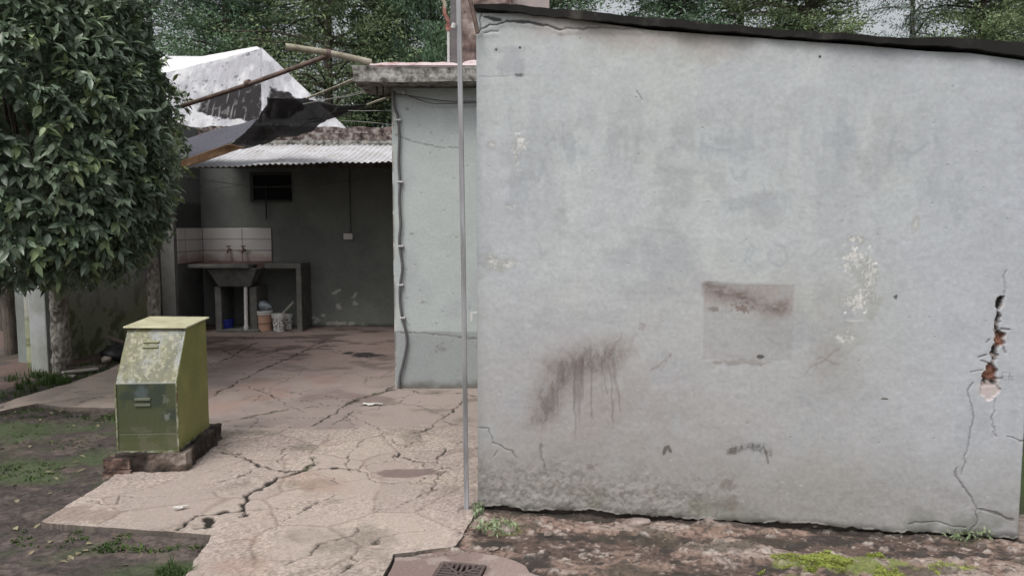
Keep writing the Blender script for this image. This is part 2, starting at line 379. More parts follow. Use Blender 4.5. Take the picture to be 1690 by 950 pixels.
def paint_patio(f):
    u, v = f.u, f.v
    n1 = fbm(u, v, .9, 5, 11); n2 = fbm(u, v, .22, 4, 12); n3 = fbm(u, v, .035, 3, 13)
    f.c[:] = np.array((.315, .26, .232)); f.mix((.25, .203, .186), ss(.42, .62, n1)); f.mix((.3, .25, .22), ss(.5, .7, n2)*.5)
    wuu = u+.08*(n2-.5); wvv = v+.08*(fbm(u, v, .22, 4, 19)-.5)
    rough = ss(-.12, .12, sdist(u, v, ROUGH)+.5*(n2-.5))
    f1, f2, cid = worley(wuu, wvv, .46, 4); e = f2-f1
    tone = (cid-.5)*.2+1.14
    f.mul(1+(tone-1)*rough); f.mix((.4, .335, .285), rough*(.2+.35*ss(.45, .65, cid)))
    joint = (1-ss(.004, .03, e))*rough*ss(.35, .5, fbm(u, v, .5, 3, 21))
    f.mix((.15, .105, .085), joint*.4); f.h -= joint*.003
    f1b, f2b, cb = worley(wuu, wvv, .17, 9); hair = (1-ss(.001, .006, f2b-f1b))*rough*ss(.5, .62, fbm(u, v, .4, 3, 23))
    f.mix((.11, .08, .065), hair*.35)
    grain = fbm(u, v, .010, 2, 31); gr2 = fbm(u, v, .02, 3, 32, 1.6, 1); f.mul(1+((grain-.5)*1.05+(gr2-.5)*.4)*rough*ss(.3, .55, n1+.1*n2)+(grain-.5)*.15)
    f.h += .002*(grain-.5)*rough + .012*(n1-.5) + .006*(n2-.5)
    # green and brown dirt, then broad tone changes and patches
    f.mix((.06, .055, .035), ss(.6, .8, fbm(u, v, .35, 5, 41))*.45); f.mix((.3, .15, .11), ss(.62, .8, fbm(u, v, .6, 4, 43))*.3)
    pad = ss(-3.1, -3.5, u+.4*(n2-.5))*(1-ss(8, 8.8, v)); f.mix((.5, .41, .345), pad*(.45+.5*ss(.4, .6, n2)))
    far = ss(6.5, 9.0, v+.8*(n1-.5))*(1-pad*.9); f.mix((.17, .122, .108), far*.8); f.mix((.05, .035, .03), far*ss(.52, .66, fbm(u, v, .5, 5, 45, 1, 1.8))*.8)  # floor turns darker towards the back, with darker blotches
    d, _ = pdist(u, v, gp((290, 545), (650, 541))); 
    f.blot(G(672, 778)[:2], (.28, .12), (.15, .105, .1), .8, (.35, .45), .2, 61)
    f.blot(G(600, 583)[:2], (.3, .3), (.012, .01, .01), .95, (.35, .5), .2, 62); f.blot(G(520, 655)[:2], (.9, .4), (.15, .1, .095), .6, (.4, .6), .4, 63)
    f.blot(G(90, 850)[:2], (.5, .2), (.17, .12, .095), .5, (.4, .6), .1, 64)
    for k, (p, wd) in enumerate(CRACKS):
        f.crack(gp(*p), max(.0052, wd*(.72 if wd > .012 else .5)), .012, (.012, .009, .007), 1., .02, 100+k, (.035, .042, .015) if k in (4, 14, 25) else None)
    # faint unseen fine cracks everywhere in the smooth floor
    f1c, f2c, cc = worley(u+.3*(n1-.5)+.08*(n3-.5), v+.3*(n2-.5)+.08*(fbm(u, v, .05, 3, 18)-.5), .75, 17); fc = (1-ss(.003, .012, f2c-f1c))*(1-rough)*ss(.34, .46, fbm(u, v, .8, 2, 24)); f.mix((.03, .02, .018), fc*.8); f.h -= fc*.004
PATIO = gp((-60, 690), (5, 664), (60, 647), (112, 633), (178, 610), (205, 596), (235, 578))+[(-4.66, 9.2), (-4.64, 11.13), (-.9, 11.13), (-.9, 6.95), (-.1, 6.95), (-.1, 4.2)]+gp((785, 842), (766, 877), (753, 900), (738, 903), (690, 907), (651, 912), (633, 948))+[(-.62, 2.2), (-1.9, 2.2)]+gp((303, 950), (352, 881), (200, 871), (65, 861), (178, 792), (235, 745), (215, 700), (190, 673), (100, 671), (60, 665))
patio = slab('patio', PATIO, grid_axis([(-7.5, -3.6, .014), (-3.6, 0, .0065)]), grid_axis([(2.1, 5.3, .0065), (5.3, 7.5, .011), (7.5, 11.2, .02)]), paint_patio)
def paint_b(f):
    u, v = f.u, f.v; n1 = fbm(u, v, .5, 5, 71); n2 = fbm(u, v, .08, 4, 72)
    f.c[:] = np.array((.27, .205, .185)); f.mix((.19, .135, .12), ss(.45, .62, n1)*.8); f.mix((.36, .31, .28), ss(.55, .7, n2)*.5); f.mix((.08, .06, .05), ss(.62, .75, fbm(u, v, .2, 5, 73))*.5)
    f.h += .006*(n1-.5)+.002*(n2-.5)
    f.crack(gp((650, 914), (700, 913), (745, 912), (775, 905)), .004, .004, seed=5); f.crack(gp((870, 925), (880, 935), (900, 945)), .004, .004, seed=6)
    # seat of the grate
    d = sdist(u, v, GRATE_P); m = ss(-.008, .0, d); f.mix((.05, .035, .03), m); f.h -= m*.03
GRATE_P = gp((731, 922), (800, 928), (775, 968), (700, 962))
g0 = np.array(GRATE_P[0]); g1 = np.array(GRATE_P[1]); gw = .2; gx = (g1-g0)/np.linalg.norm(g1-g0); gy = np.array([gx[1], -gx[0]])
GRATE_P = [tuple(g0), tuple(g0+gx*gw), tuple(g0+gx*gw+gy*gw), tuple(g0+gy*gw)]
SLABB = gp((653, 915), (692, 910), (740, 906), (765, 904), (790, 906), (830, 914), (852, 920), (868, 930), (873, 938), (900, 947), (960, 952))+[(.5, 2.6), (.5, 2.2), (-.6, 2.2)]+gp((637, 950))
slab('drain_slab', SLABB, grid_axis([(-.9, .9, .006)]), grid_axis([(2.1, 3.8, .006)]), paint_b, z0=-.012)

# ------------------------------------------------------------------ big wall frame (plane through its foot)
wa = G(789, 838, -.02); wb = G(1672, 889, -.02); wd = wb-wa; WL = float(np.linalg.norm(wd)); wd = wd/WL; wnrm = np.array([wd[1], -wd[0], 0])   # towards the camera
def W(px, py):
    d = ray(px, py); o = np.array([0, 0, CAMZ]); t = ((wa-o)@wnrm)/(d@wnrm); p = o+t*d; return (float((p-wa)@wd), float(p[2]))
def Wp(u, v, n=0.): return wa*np.array([1, 1, 0])+wd*u+wnrm*n+np.array([0, 0, v])

# ------------------------------------------------------------------ ground
def paint_ground(f):
    u, v = f.u, f.v; n1 = fbm(u, v, 1.1, 5, 1); n2 = fbm(u, v, .16, 5, 2); n3 = fbm(u, v, .03, 3, 3)
    f.c[:] = np.array((.07, .054, .049)); f.mix((.12, .092, .08), ss(.48, .65, n2)); f.mix((.025, .02, .018), ss(.5, .62, n3)*.6); f.mix((.04, .032, .029), ss(.5, .65, n1)*.7)
    f.h += -.03+.03*(n1-.5)+.026*(n2-.5)+.016*(n3-.5)
    left = (u < -1.2)*1.
    g = ss(.5, .66, fbm(u, v, .6, 5, 4))*left; f.mix((.045, .05, .024), g*.4)
    for c_, r_, am in ((G(60, 700)[:2], (1.3, .5), .9), (G(80, 765)[:2], (.9, .5), .9), (G(150, 900)[:2], (.5, .18), .6), (G(240, 930)[:2], (.35, .14), .7)):
        f.blot(c_, r_, (.055, .08, .03), am*.85, (.38, .6), .2, 5)
    # strip in front of the big wall: broken screed, pale bits, wet dark earth
    uw = (u-wa[0])*wd[0]+(v-wa[1])*wd[1]; nw = (u-wa[0])*wnrm[0]+(v-wa[1])*wnrm[1]
    st = (uw > -.12)*(nw > -.3)*(nw < 1.6)*1.*(uw < 2.8); st = st*1.
    a1 = fbm(uw, nw, .42, 5, 91, 1, 2.2); a2 = fbm(uw, nw, .1, 4, 92, 1, 1.6)
    f.mix((.115, .078, .062), st*.9); f.mix((.26, .18, .145), st*ss(.43, .53, a1)*.85); f.mix((.36, .3, .26), st*ss(.6, .64, a1)*.7)
    f.h = f.h*(1-.6*st)-.012*st
    f1, f2, cid = worley(uw, nw*1.5, .085, 33); pb = ss(.72, .78, cid)*(1-ss(.018, .034, f1))*st*ss(.4, .5, a1+.15)
    f.mix((.36, .31, .275), pb); f.h += pb*.012+st*ss(.5, .58, a1)*.012
    f1, f2, cid = worley(uw, nw*1.4, .035, 35); pb = ss(.7, .76, cid)*(1-ss(.006, .013, f1))*st; f.mix((.3, .25, .22), pb*.8); f.h += pb*.006
    a3 = fbm(uw, nw, .022, 4, 93, 1, 1.5); f.mix((.035, .024, .02), st*ss(.55, .66, a3)*.75); f.mix((.4, .34, .3), st*ss(.7, .76, fbm(uw, nw, .05, 4, 94, 1, 1.8))*.8); f.h += st*(a3-.5)*.007; f.mix((.032, .026, .022), st*ss(.52, .6, a2)*(1-ss(.5, .6, a1))*.9); f.h += st*(a2-.5)*.018
    wet = (1-ss(.0, .09, nw+.05*(a2-.5)*3))*st; f.mix((.02, .016, .013), wet*.9); f.h -= wet*.012
    f.mix((.06, .05, .035), st*ss(.6, .7, fbm(uw, nw, .3, 4, 96, 1, 2.))*.7)
    d, _ = pdist(u, v, gp((775, 905), (850, 922), (900, 945), (1000, 952))); m = (1-ss(.01, .05, d+.03*(a2-.5)))*st; f.mix((.018, .014, .012), m*.9); f.h -= m*.01
    for c_, r_, am in ((G(1420, 930)[:2], (.36, .13), 1.), (G(1400, 955)[:2], (.45, .1), 1.), (G(1300, 925)[:2], (.12, .05), .7), (G(1560, 930)[:2], (.3, .06), .35), (G(835, 865)[:2], (.15, .1), .6)):
        r = f.blot(c_, r_, (.16, .19, .05), am*.9, (.36, .5), .06, 7)
    # far side: grass and reddish path beyond the gate
    fg = ss(-.2, .3, u-2.7)*ss(.45, .55, n1+.15); f.mix((.06, .085, .025), fg)
    red = (u < -4.8)*ss(.42, .5, n1); f.mix((.14, .09, .075), red*.8)
    far = ss(12, 16, v)+ss(7, 12, np.abs(u+1)); f.mix((.05, .07, .025), far*.8)
    f.h = f.h*(1-np.clip(far, 0, 1))-.06*np.clip(far, 0, 1)
    # under the slabs
    sub = np.maximum(ss(.03, .06, sdist(u, v, PATIO)), ss(.03, .06, sdist(u, v, SLABB))); f.h = f.h*(1-sub)-.09*sub
    f.h = np.minimum(f.h, .02)
gxs = np.concatenate([-np.geomspace(400, 8, 26), grid_axis([(-7.8, -3.8, .03), (-3.8, -1.0, .011), (-1.0, 2.9, .007), (2.9, 6, .05)]), np.geomspace(6.5, 400, 26)])
gys = np.concatenate([-np.geomspace(100, 1, 10), grid_axis([(-.8, 2.6, .1), (2.6, 4.3, .0075), (4.3, 7., .014), (7., 14, .05)]), np.geomspace(14.5, 900, 30)])
X, Y = np.meshgrid(gxs, gys); fl = Field(X.ravel(), Y.ravel(), (0, 0, 0)); paint_ground(fl)
nx, ny = len(gxs), len(gys); jj, ii = np.meshgrid(np.arange(ny-1), np.arange(nx-1), indexing='ij'); a = (jj*nx+ii).ravel()
ground = link('ground', np_mesh('ground', np.stack([fl.u, fl.v, fl.h], 1), np.stack([a, a+1, a+nx+1, a+nx], 1), fl.c), M['soil']); ground['kind'] = 'structure'

exec_parts = True
# ------------------------------------------------------------------ the big painted wall
TOPL = [(789, 22), (860, 22), (960, 34), (1075, 50), (1240, 62), (1430, 76), (1530, 85), (1600, 88), (1690, 100), (1800, 112)]
TOPW = [W(*p) for p in TOPL]
def sheet(name, toW, top_fn, u0, u1, v0, st, paint, m, parent=None, back=.14, uv0=0.):
    """painted wall face: dense relief sheet in front, closed with sides, top and back"""
    us = np.arange(u0, u1+st*.5, st); nv = int(round((top_fn(us).max()-v0)/st))+1
    T = np.linspace(0, 1, nv); Ug, Tg = np.meshgrid(us, T); top = top_fn(Ug); Vg = v0+(top-v0)*Tg
    f = Field(Ug.ravel(), Vg.ravel(), (.4, .4, .4)); paint(f)
    P = toW(f.u, f.v, f.h); nu = len(us); jj, ii = np.meshgrid(np.arange(nv-1), np.arange(nu-1), indexing='ij'); a = (jj*nu+ii).ravel()
    F = [np.stack([a, a+1, a+nu+1, a+nu], 1)]
    n = len(P); PB = toW(f.u, f.v, np.full(n, -back)); rim = np.concatenate([np.arange(nu), nu-1+nu*np.arange(1, nv), (nv-1)*nu+np.arange(nu-2, -1, -1), nu*np.arange(nv-2, 0, -1)])
    r2 = np.arange(len(rim))+n; nxt = np.roll(np.arange(len(rim)), -1)
    F.append(np.stack([rim, r2, r2[nxt], rim[nxt]], 1))
    V = np.vstack([P, PB[rim]]); c = np.vstack([f.c, f.c[rim]])
    # back face
    k = len(V); cs = [0, nu-1, (nv-1)*nu+nu-1, (nv-1)*nu]; V = np.vstack([V, PB[cs]]); c = np.vstack([c, f.c[cs]]); F.append(np.array([[k+3, k+2, k+1, k]]))
    return link(name, np_mesh(name, V, np.vstack(F), c), m, parent)
def toBig(u, v, h): return (wa*np.array([1, 1, 0]))[None]+wd[None]*u[:, None]+wnrm[None]*h[:, None]+np.array([0, 0, 1.])[None]*v[:, None]
def top_big(u): return np.interp(u, [p[0] for p in TOPW], [p[1] for p in TOPW])
def wpts(*p): return [W(*q) for q in p]
BROWN = (.085, .062, .055)
def paint_big(f):
    u, v = f.u, f.v
    n1 = fbm(u, v, .55, 5, 201); n2 = fbm(u, v, .12, 4, 202); n3 = fbm(u, v, .03, 3, 203)
    f.c[:] = np.array((.435, .46, .472))
    f.mix((.41, .43, .46), ss(.42, .62, n1)*.6); f.mix((.45, .475, .465), ss(.5, .68, fbm(u, v, .4, 4, 205))*.6)
    # upper half smoother, the lower half grubby: splashes, dirt
    low = ss(1.55, .55, v+.5*(n1-.5)); f.mix((.37, .368, .378), low*.7); f.mix((.29, .275, .268), ss(.9, .1, v+.35*(fbm(u, v, .3, 5, 206)-.5))*.55)
    mid = np.exp(-((u-.62)/.55)**2-((v-.55)/.45)**2); f.mix((.27, .24, .225), mid*.3*ss(.3, .6, n2)+mid*.3)
    mid = np.exp(-((u-1.75)/.3)**2-((v-.95)/.3)**2); f.mix((.26, .245, .225), mid*.6*ss(.3, .6, n1))
    # vertical washed streaks around mid height
    sx = fbm(u, v, .09, 4, 207, 1, .18); band = np.exp(-((v-1.85)/.28)**2)
    f.mix((.345, .365, .385), ss(.45, .75, sx)*band*.75); sx = fbm(u, v, .12, 4, 208, 1, .25); f.mix((.5, .525, .52), ss(.58, .75, sx)*ss(.8, 1.4, v)*.35)
    f.mix((.34, .35, .365), ss(.55, .7, fbm(u, v, .2, 5, 210))*ss(2.2, 1.9, v)*.6)
    rr = ss(1.7, 2.5, u); f.mix((.41, .43, .475), rr*.65)
    f.mul(1+(n3-.5)*.05+(n2-.5)*.06)
    # brown tint under the roof edge
    top = top_big(u)-v; f.mix((.36, .32, .3), (1-ss(.03, .16, top+.12*(n2-.5)))*ss(.15, .4, u)*(1-ss(1.1, 1.6, u))*.7)
    f.mix((.26, .25, .225), (1-ss(.12, .5, v+.3*(fbm(u, v, .22, 5, 199)-.5)))*.45)
    # relief
    tr_ = fbm(u, v, .05, 4, 216, .35, 1.); f.h += .010*(n1-.5)+.0045*(n2-.5)+.0010*(n3-.5)+.0010*(tr_-.5)
    # rough foot
    ft = 1-ss(.10, .32, v+.16*(fbm(u, v, .25, 4, 211)-.5)+.0*u)
    ft = ft*(1-.75*ss(.9, 1.5, u))
    rg = fbm(u, v, .045, 4, 212); f.h += ft*(rg-.5)*.009+ft*(fbm(u, v, .016, 3, 216)-.5)*.005; f.mix((.25, .235, .215), ft*.55); f.mix((.12, .105, .09), ft*ss(.5, .62, fbm(u, v, .022, 3, 215))*.45)
    f.mix((.33, .31, .29), ft*ss(.6, .7, fbm(u, v, .03, 3, 213))*.6); f.mix((.075, .085, .04), (1-ss(.02, .14, v+.15*(n1-.5)))*ss(.5, .7, fbm(u, v, .2, 4, 214))*.4)
    f.mix((.03, .026, .02), (1-ss(-.02, .03, v+.04*(n2-.5)))*.8)
    eg = -.018+.04*(fbm(u, v*0, .16, 5, 217)-.4)+.02*(fbm(u, v*0, .03, 3, 218)-.5); cav = 1-ss(-.004, .003, v-eg); f.mix((.06, .045, .038), cav*.9); f.h -= cav*.035
    lipm = (1-ss(.0, .012, np.abs(v-eg-.008)))*(1-cav); f.mix((.42, .4, .38), lipm*ss(.5, .6, fbm(u, v, .08, 3, 219))*.6)
    # pits
    f1, f2, cid = worley(u, v, .11, 44); pt = ss(.9, .93, cid)*(1-ss(.0015, .005, f1)); f.mix((.2, .2, .2), pt*.6); f.h -= pt*.003
    f1, f2, cid = worley(u, v*1.8, .16, 46); pt = ss(.86, .9, cid)*(1-ss(.004, .011, f1)); f.mix((.55, .56, .55), pt*.35)
    # square patch of repaired plaster
    p0 = W(1162, 468); p1 = W(1308, 598); e = np.minimum(np.minimum(u-p0[0], p1[0]-u), np.minimum(p0[1]-v, v-p1[1]))+.006*(n2-.5)
    m = ss(-.006, .01, e); f.mix((.31, .302, .3), m*(.5+.3*ss(.2, .4, v-p1[1]))); f.h -= m*.0012
    f.mix((.32, .255, .225), m*.6*ss(.45, .65, fbm(u, v, .1, 4, 221))*ss(1.06, 1.14, v)*.5)
    i = f.box(wpts((1165, 470), (1300, 530)), 0.02); uu, vv = u[i], v[i]; d, t = pdist(uu, vv, wpts((1172, 474), (1200, 484), (1230, 490), (1270, 510), (1292, 508)))
    q = .6*fbm(uu, vv, .02, 5, 222, .7, 1.5)+.4*fbm(uu, vv, .007, 3, 228); f.mix((.2, .15, .135), (1-ss(.0, .09, d))*.5, i); f.mix((.12, .085, .075), (1-ss(-.01, .06, d+.04*(fbm(uu, vv, .05, 3, 229)-.5)))*ss(.35, .65, q)*.8, i)
    f.blot(W(1225, 508), (.14, .055), (.14, .09, .075), .7, (.54, .62), .01, 223); f.blot(W(1178, 510), (.05, .02), (.12, .09, .08), .6, (.4, .6), .04, 224)
    f.blot(W(1256, 588), (.035, .014), (.07, .065, .06), .9, (.35, .45), .02, 225); f.blot(W(1235, 598), (.2, .03), (.2, .18, .165), .6, (.4, .6), .05, 226, 1, .5)
    f.blot(W(1185, 598), (.06, .02), (.2, .18, .165), .6, (.4, .6), .05, 227)
    # dark triangular stain with runs
    tri = wpts((890, 690), (905, 645), (925, 610), (945, 592), (985, 588), (1010, 582), (1020, 600), (1010, 620), (960, 622), (930, 650), (915, 685))
    i = f.box(tri, .25); uu, vv = u[i], v[i]; d = sdist(uu, vv, tri); q = fbm(uu, vv, .03, 4, 231)
    dl, tl = pdist(uu, vv, wpts((893, 688), (900, 660), (912, 632), (928, 608), (948, 594), (985, 591), (1012, 583)))
    q2 = .6*fbm(uu+.02*q, vv, .02, 5, 234, 1.4, .35)+.4*fbm(uu, vv, .007, 3, 236); nb_ = fbm(uu, vv, .1, 3, 232)
    f.mix((.24, .21, .195), (1-ss(.02, .16, dl+.1*(nb_-.5)))*.45, i); f.mix((.21, .185, .17), ss(-.04, .05, d+.06*(nb_-.5))*.5, i)
    f.mix((.13, .112, .104), (1-ss(-.01, .09, dl+.09*(q-.5)))*ss(.28, .66, q2)*.8, i); f.mix((.16, .14, .13), ss(-.02, .06, d)*ss(.35, .7, q2)*.5, i)
    st_ = fbm(uu, vv, .02, 3, 233, 1, .05); topv = np.interp(uu, [W(893, 0)[0], W(912, 0)[0], W(948, 0)[0], W(1012, 0)[0]], [W(893, 688)[1], W(912, 632)[1], W(948, 594)[1], W(1012, 583)[1]])
    run = (1-ss(.08, .36, topv-vv+.1*(fbm(uu, vv*0, .02, 2, 239)-.5)*4))*(vv < topv)*ss(W(893, 0)[0], W(903, 0)[0], uu)*(1-ss(W(1012, 0)[0], W(1022, 0)[0], uu))
    f.mix((.12, .095, .085), run*ss(.5, .68, st_)*.5, i)
    for x0, x1, y1 in ((948, 950, 720), (975, 977, 690), (1003, 1013, 700), (994, 1000, 650), (960, 961, 660), (1012, 1022, 680)):
        f.crack(wpts((x0, 590), ((x0+x1)/2, (590+y1)/2), (x1, y1)), .006, 0, (.14, .11, .1), .4, .006, x0)
    for pts_, wd_, am in (([(1005, 595), (1012, 580), (1025, 560), (1030, 545)], .01, .5), ([(1075, 612), (1090, 600), (1105, 582)], .012, .75), ([(1085, 605), (1100, 590), (1110, 580)], .007, .5), ([(1058, 540), (1064, 535)], .016, .6),
                          ([(1068, 541), (1056, 533)], .006, .5), ([(1330, 622), (1350, 600), (1375, 585), (1385, 582)], .009, .6), ([(1350, 595), (1365, 596), (1390, 598)], .007, .6), ([(1345, 610), (1355, 598)], .006, .4), ([(1340, 560), (1342, 540), (1345, 525)], .004, .6)):
        f.crack(wpts(*pts_), wd_, 0, (.17, .11, .095) if am > .45 else (.16, .14, .13), am*.45, .014, int(pts_[0][0]))
    pl_ = wpts((1204, 744), (1215, 738), (1238, 735), (1258, 739), (1266, 747)); i = f.box(pl_, .08); d, t = pdist(u[i], v[i], pl_); q = .6*fbm(u[i], v[i], .02, 5, 241, 1.5, .4)+.4*fbm(u[i], v[i], .007, 3, 247)
    f.mix((.06, .05, .045), (1-ss(.004, .035, d+.02*(fbm(u[i], v[i], .04, 3, 242)-.5)))*ss(.3, .62, q)*.8, i); f.blot(W(1210, 745), (.04, .03), (.1, .085, .075), .6, (.4, .52), .02, 242)
    f.crack(wpts((1264, 742), (1268, 765)), .007, 0, (.13, .11, .1), .7, .003, 8)
    f.crack(wpts((1095, 748), (1098, 738), (1103, 736), (1108, 745)), .008, 0, (.08, .065, .055), .8, .003, 9)
    f.blot(W(975, 770), (.05, .04), (.17, .15, .13), .6, (.4, .55), .02, 243); f.blot(W(975, 805), (.035, .06), (.2, .18, .16), .6, (.35, .6), .03, 244); f.blot(W(1200, 800), (.07, .07), (.17, .15, .13), .7, (.4, .62), .02, 245, .6)
    f.blot(W(1205, 830), (.05, .07), (.18, .16, .14), .7, (.35, .62), .03, 246, .5); f.blot(W(1145, 645), (.04, .04), (.22, .2, .185), .5, (.4, .55), .04, 247)
    f.blot(W(1460, 658), (.02, .005), (.07, .06, .05), 1, (.3, .4), .02, 248); f.blot(W(1478, 490), (.012, .018), (.08, .07, .06), .9, (.3, .45), .01, 249)
    f.blot(W(915, 600), (.12, .06), (.2, .18, .16), .5, (.4, .6), .05, 250)
    # flaked paint showing white
    WH = (.68, .66, .64)
    for c_, r_, s_ in ((W(858, 238), (.055, .1), .012), (W(855, 275), (.025, .09), .01), (W(843, 342), (.045, .035), .012), (W(812, 236), (.03, .04), .008), (W(1408, 425), (.09, .12), .012), (W(1415, 500), (.09, .11), .011),
                       (W(1400, 555), (.06, .06), .016), (W(1388, 560), (.04, .035), .014), (W(1412, 395), (.06, .03), .012), (W(1511, 370), (.02, .04), .008), (W(840, 435), (.06, .04), .008), (W(1435, 455), (.06, .2), .009), (W(815, 430), (.06, .05), .008)):
        r = f.blot(c_, (r_[0]*1.25, r_[1]*1.25), WH, .9, (.585, .63), s_*1.0, int(c_[0]*1000), .7, 1.1, 4)
        if r: f.h[r[0]] -= r[1]*.0015
        f.blot(c_, (r_[0]*1.6, r_[1]*1.5), (.33, .335, .32), .45, (.4, .6), .06, 252)
    f.crack(wpts((1395, 528), (1425, 529)), .0035, 0, WH, .8, .003, 15)
    # dents and grubby scribbles
    SC = (.27, .3, .33)
    for k, pts_ in enumerate(([(900, 240), (912, 225), (916, 248)], [(930, 205), (931, 245)], [(932, 222), (945, 220), (950, 233), (944, 246), (932, 246)], [(1238, 405), (1232, 430), (1245, 452), (1255, 440), (1238, 425), (1250, 412), (1238, 405)],
                              [(1275, 412), (1268, 430), (1285, 438), (1298, 425), (1296, 408), (1282, 402)], [(1478, 210), (1470, 245), (1466, 275)], [(1500, 245), (1497, 275)], [(1530, 235), (1512, 250), (1498, 260)], [(1545, 222), (1543, 240)],
                              [(1205, 275), (1212, 292), (1228, 293), (1232, 280)], [(895, 265), (890, 300)], [(1258, 305), (1260, 322)], [(890, 405), (892, 425), (902, 415)], [(1160, 240), (1200, 248), (1225, 260), (1240, 262)], [(1025, 600), (1050, 545)])):
        f.crack(wpts(*pts_), .009, .0, SC if k != 14 else (.28, .24, .22), .32, .006, 300+k)
    for k, (px_, py_, rx_, ry_) in enumerate(((1200, 240, .2, .16), (1380, 230, .2, .14), (1490, 250, .15, .14), (860, 330, .12, .3), (1250, 330, .3, .1), (1090, 430, .3, .15), (960, 250, .15, .1), (1560, 330, .2, .2), (1620, 700, .2, .3))):
        f.blot(W(px_, py_), (rx_, ry_), (.345, .37, .4), .55, (.42, .62), .06, 320+k, .35, 1)
    # fixing plate ghost, screws
    p0 = W(815, 78); p1 = W(868, 86); m = ss(-.004, .003, np.minimum(np.minimum(u-p0[0], p1[0]-u), np.minimum(p0[1]-v, v-p1[1]))); f.mix((.33, .35, .37), m*.5); f.blot(W(845, 105), (.1, .1), (.33, .345, .38), .7, (.3, .6), .1, 331)
    for q in ((819, 82), (858, 79), (1353, 94)): f.blot(W(*q), (.0075, .0075), (.03, .03, .03), 1, (.1, .2), .05, 332)
    f.crack(wpts((790, 127), (830, 127), (862, 122)), .004, .001, (.3, .31, .33), .6, .003, 333); f.blot(W(857, 124), (.03, .012), (.1, .1, .1), .9, (.3, .5), .02, 334)
    # lifted plaster at the top left corner
    for k, pts_ in enumerate(([(790, 55), (797, 47), (806, 41), (820, 40), (838, 34), (868, 37), (905, 42), (925, 50)], [(797, 26), (806, 27), (815, 32), (825, 35)], [(798, 55), (812, 52), (822, 53)], [(925, 50), (990, 47), (1060, 50)], [(795, 50), (793, 35), (797, 24)])):
        f.crack(wpts(*pts_), .007 if k < 2 else .004, .004, (.03, .03, .03), .9, .006, 340+k)
        i = f.box(wpts(*pts_), .05); d, t = pdist(u[i], v[i]+.012, wpts(*pts_)); f.h[i] += .003*(1-ss(.0, .02, d))*(.5+fbm(u[i], v[i], .05, 2, 7))
    # fine cracks
    for k, (pts_, w_) in enumerate((([(789, 703), (808, 708), (812, 728), (830, 735), (845, 742), (856, 757)], .004), ([(812, 757), (822, 744)], .003), ([(890, 735), (897, 762), (899, 782)], .003),
                              ([(1604, 630), (1597, 645), (1605, 680), (1600, 720), (1590, 750), (1588, 782)], .0035), ([(1578, 770), (1578, 790), (1590, 808), (1606, 822), (1612, 838), (1611, 868), (1600, 880)], .0045), ([(1614, 838), (1640, 843), (1655, 852), (1673, 856)], .006),
                              ([(1500, 863), (1545, 860), (1570, 866), (1592, 868)], .004), ([(1642, 660), (1640, 700), (1645, 722)], .0022), ([(1662, 722), (1690, 730)], .004), ([(1664, 445), (1656, 490)], .0022), ([(1604, 615), (1625, 612)], .003),
                              ([(1620, 632), (1640, 625), (1652, 622)], .003), ([(1050, 150), (1058, 168)], .002))):
        f.crack(wpts(*pts_), w_, .004, (.1, .095, .095), .8, .008, 360+k)
    # scratched letters by the hole
    for k, pts_ in enumerate(([(1655, 615), (1653, 628)], [(1655, 615), (1663, 615)], [(1654, 621), (1661, 621)], [(1653, 628), (1661, 627)], [(1666, 614), (1665, 627)], [(1671, 620), (1670, 629)], [(1665, 621), (1671, 621)])):
        f.crack(wpts(*pts_), .003, .001, (.15, .15, .16), .8, .001, 380+k)
    # gouged hole down to the brick
    HP = [(1656, 488), (1651, 495), (1649, 503), (1647, 512), (1649, 522), (1646, 533), (1645, 545), (1649, 555), (1650, 566), (1644, 574), (1641, 585), (1640, 597), (1636, 606), (1633, 620), (1633, 632), (1634, 646), (1634, 654)]
    HW = [.002, .019, .016, .004, .012, .013, .011, .022, .02, .011, .017, .009, .022, .031, .036, .044, .02]
    pts_ = wpts(*HP); i = f.box(pts_, .09); uu = u[i]; vv = v[i]; d, t = pdist(uu+.022*(fbm(uu, vv, .03, 3, 401)-.5), vv+.022*(fbm(uu, vv, .03, 3, 402)-.5), pts_)
    hw = np.interp(t, np.linspace(0, 1, len(HW)), HW); q = fbm(uu, vv, .016, 3, 403); hwj = hw*(.8+.55*q)
    f.mix((.52, .49, .48), (1-ss(.9, 1.45, d/hwj))*.75*ss(.3, .6, fbm(uu, vv, .04, 3, 404)), i)
    m = 1-ss(.82, .98, d/hwj); pyv = np.interp(t, np.linspace(0, 1, len(HP)), [p[1] for p in HP])
    dk = np.array((.02, .017, .016)); bk = np.array((.19, .085, .055)); gy_ = np.array((.3, .25, .23)); pk = np.array((.46, .4, .39))
    wbr = ss(548, 556, pyv)*(1-ss(566, 572, pyv))+ss(598, 606, pyv)*(1-ss(624, 630, pyv)); wpk = ss(632, 638, pyv); wgy = ss(.5, .58, q)*(1-wbr)*(1-wpk)*ss(506, 514, pyv)
    cc_ = dk[None]*(1-wbr-wpk)[:, None].clip(0, 1)+bk[None]*wbr[:, None]*(.35+1.1*q)[:, None]+pk[None]*wpk[:, None]; cc_ = cc_*(1-wgy)[:, None]+gy_[None]*wgy[:, None]
    cr_ = 1-ss(.0, .002, np.abs(((vv*22+.3*uu) % 1)-.5)*.045); cc_ = cc_*(1-.7*(cr_*wbr))[:, None]
    f.c[i] = f.c[i]*(1-m[:, None])+cc_*m[:, None]; f.h[i] -= m*(.03*(1-wpk)*(.6+.8*(1-q))+.008*wpk)
    for k, pts_ in enumerate(([(1628, 585), (1615, 590)], [(1652, 543), (1668, 544)], [(1635, 560), (1628, 567)], [(1655, 572), (1659, 582)], [(1620, 628), (1645, 632)], [(1618, 595), (1636, 600)])):
        f.crack(wpts(*pts_), .005, .004, (.1, .08, .08), .8, .003, 440+k)
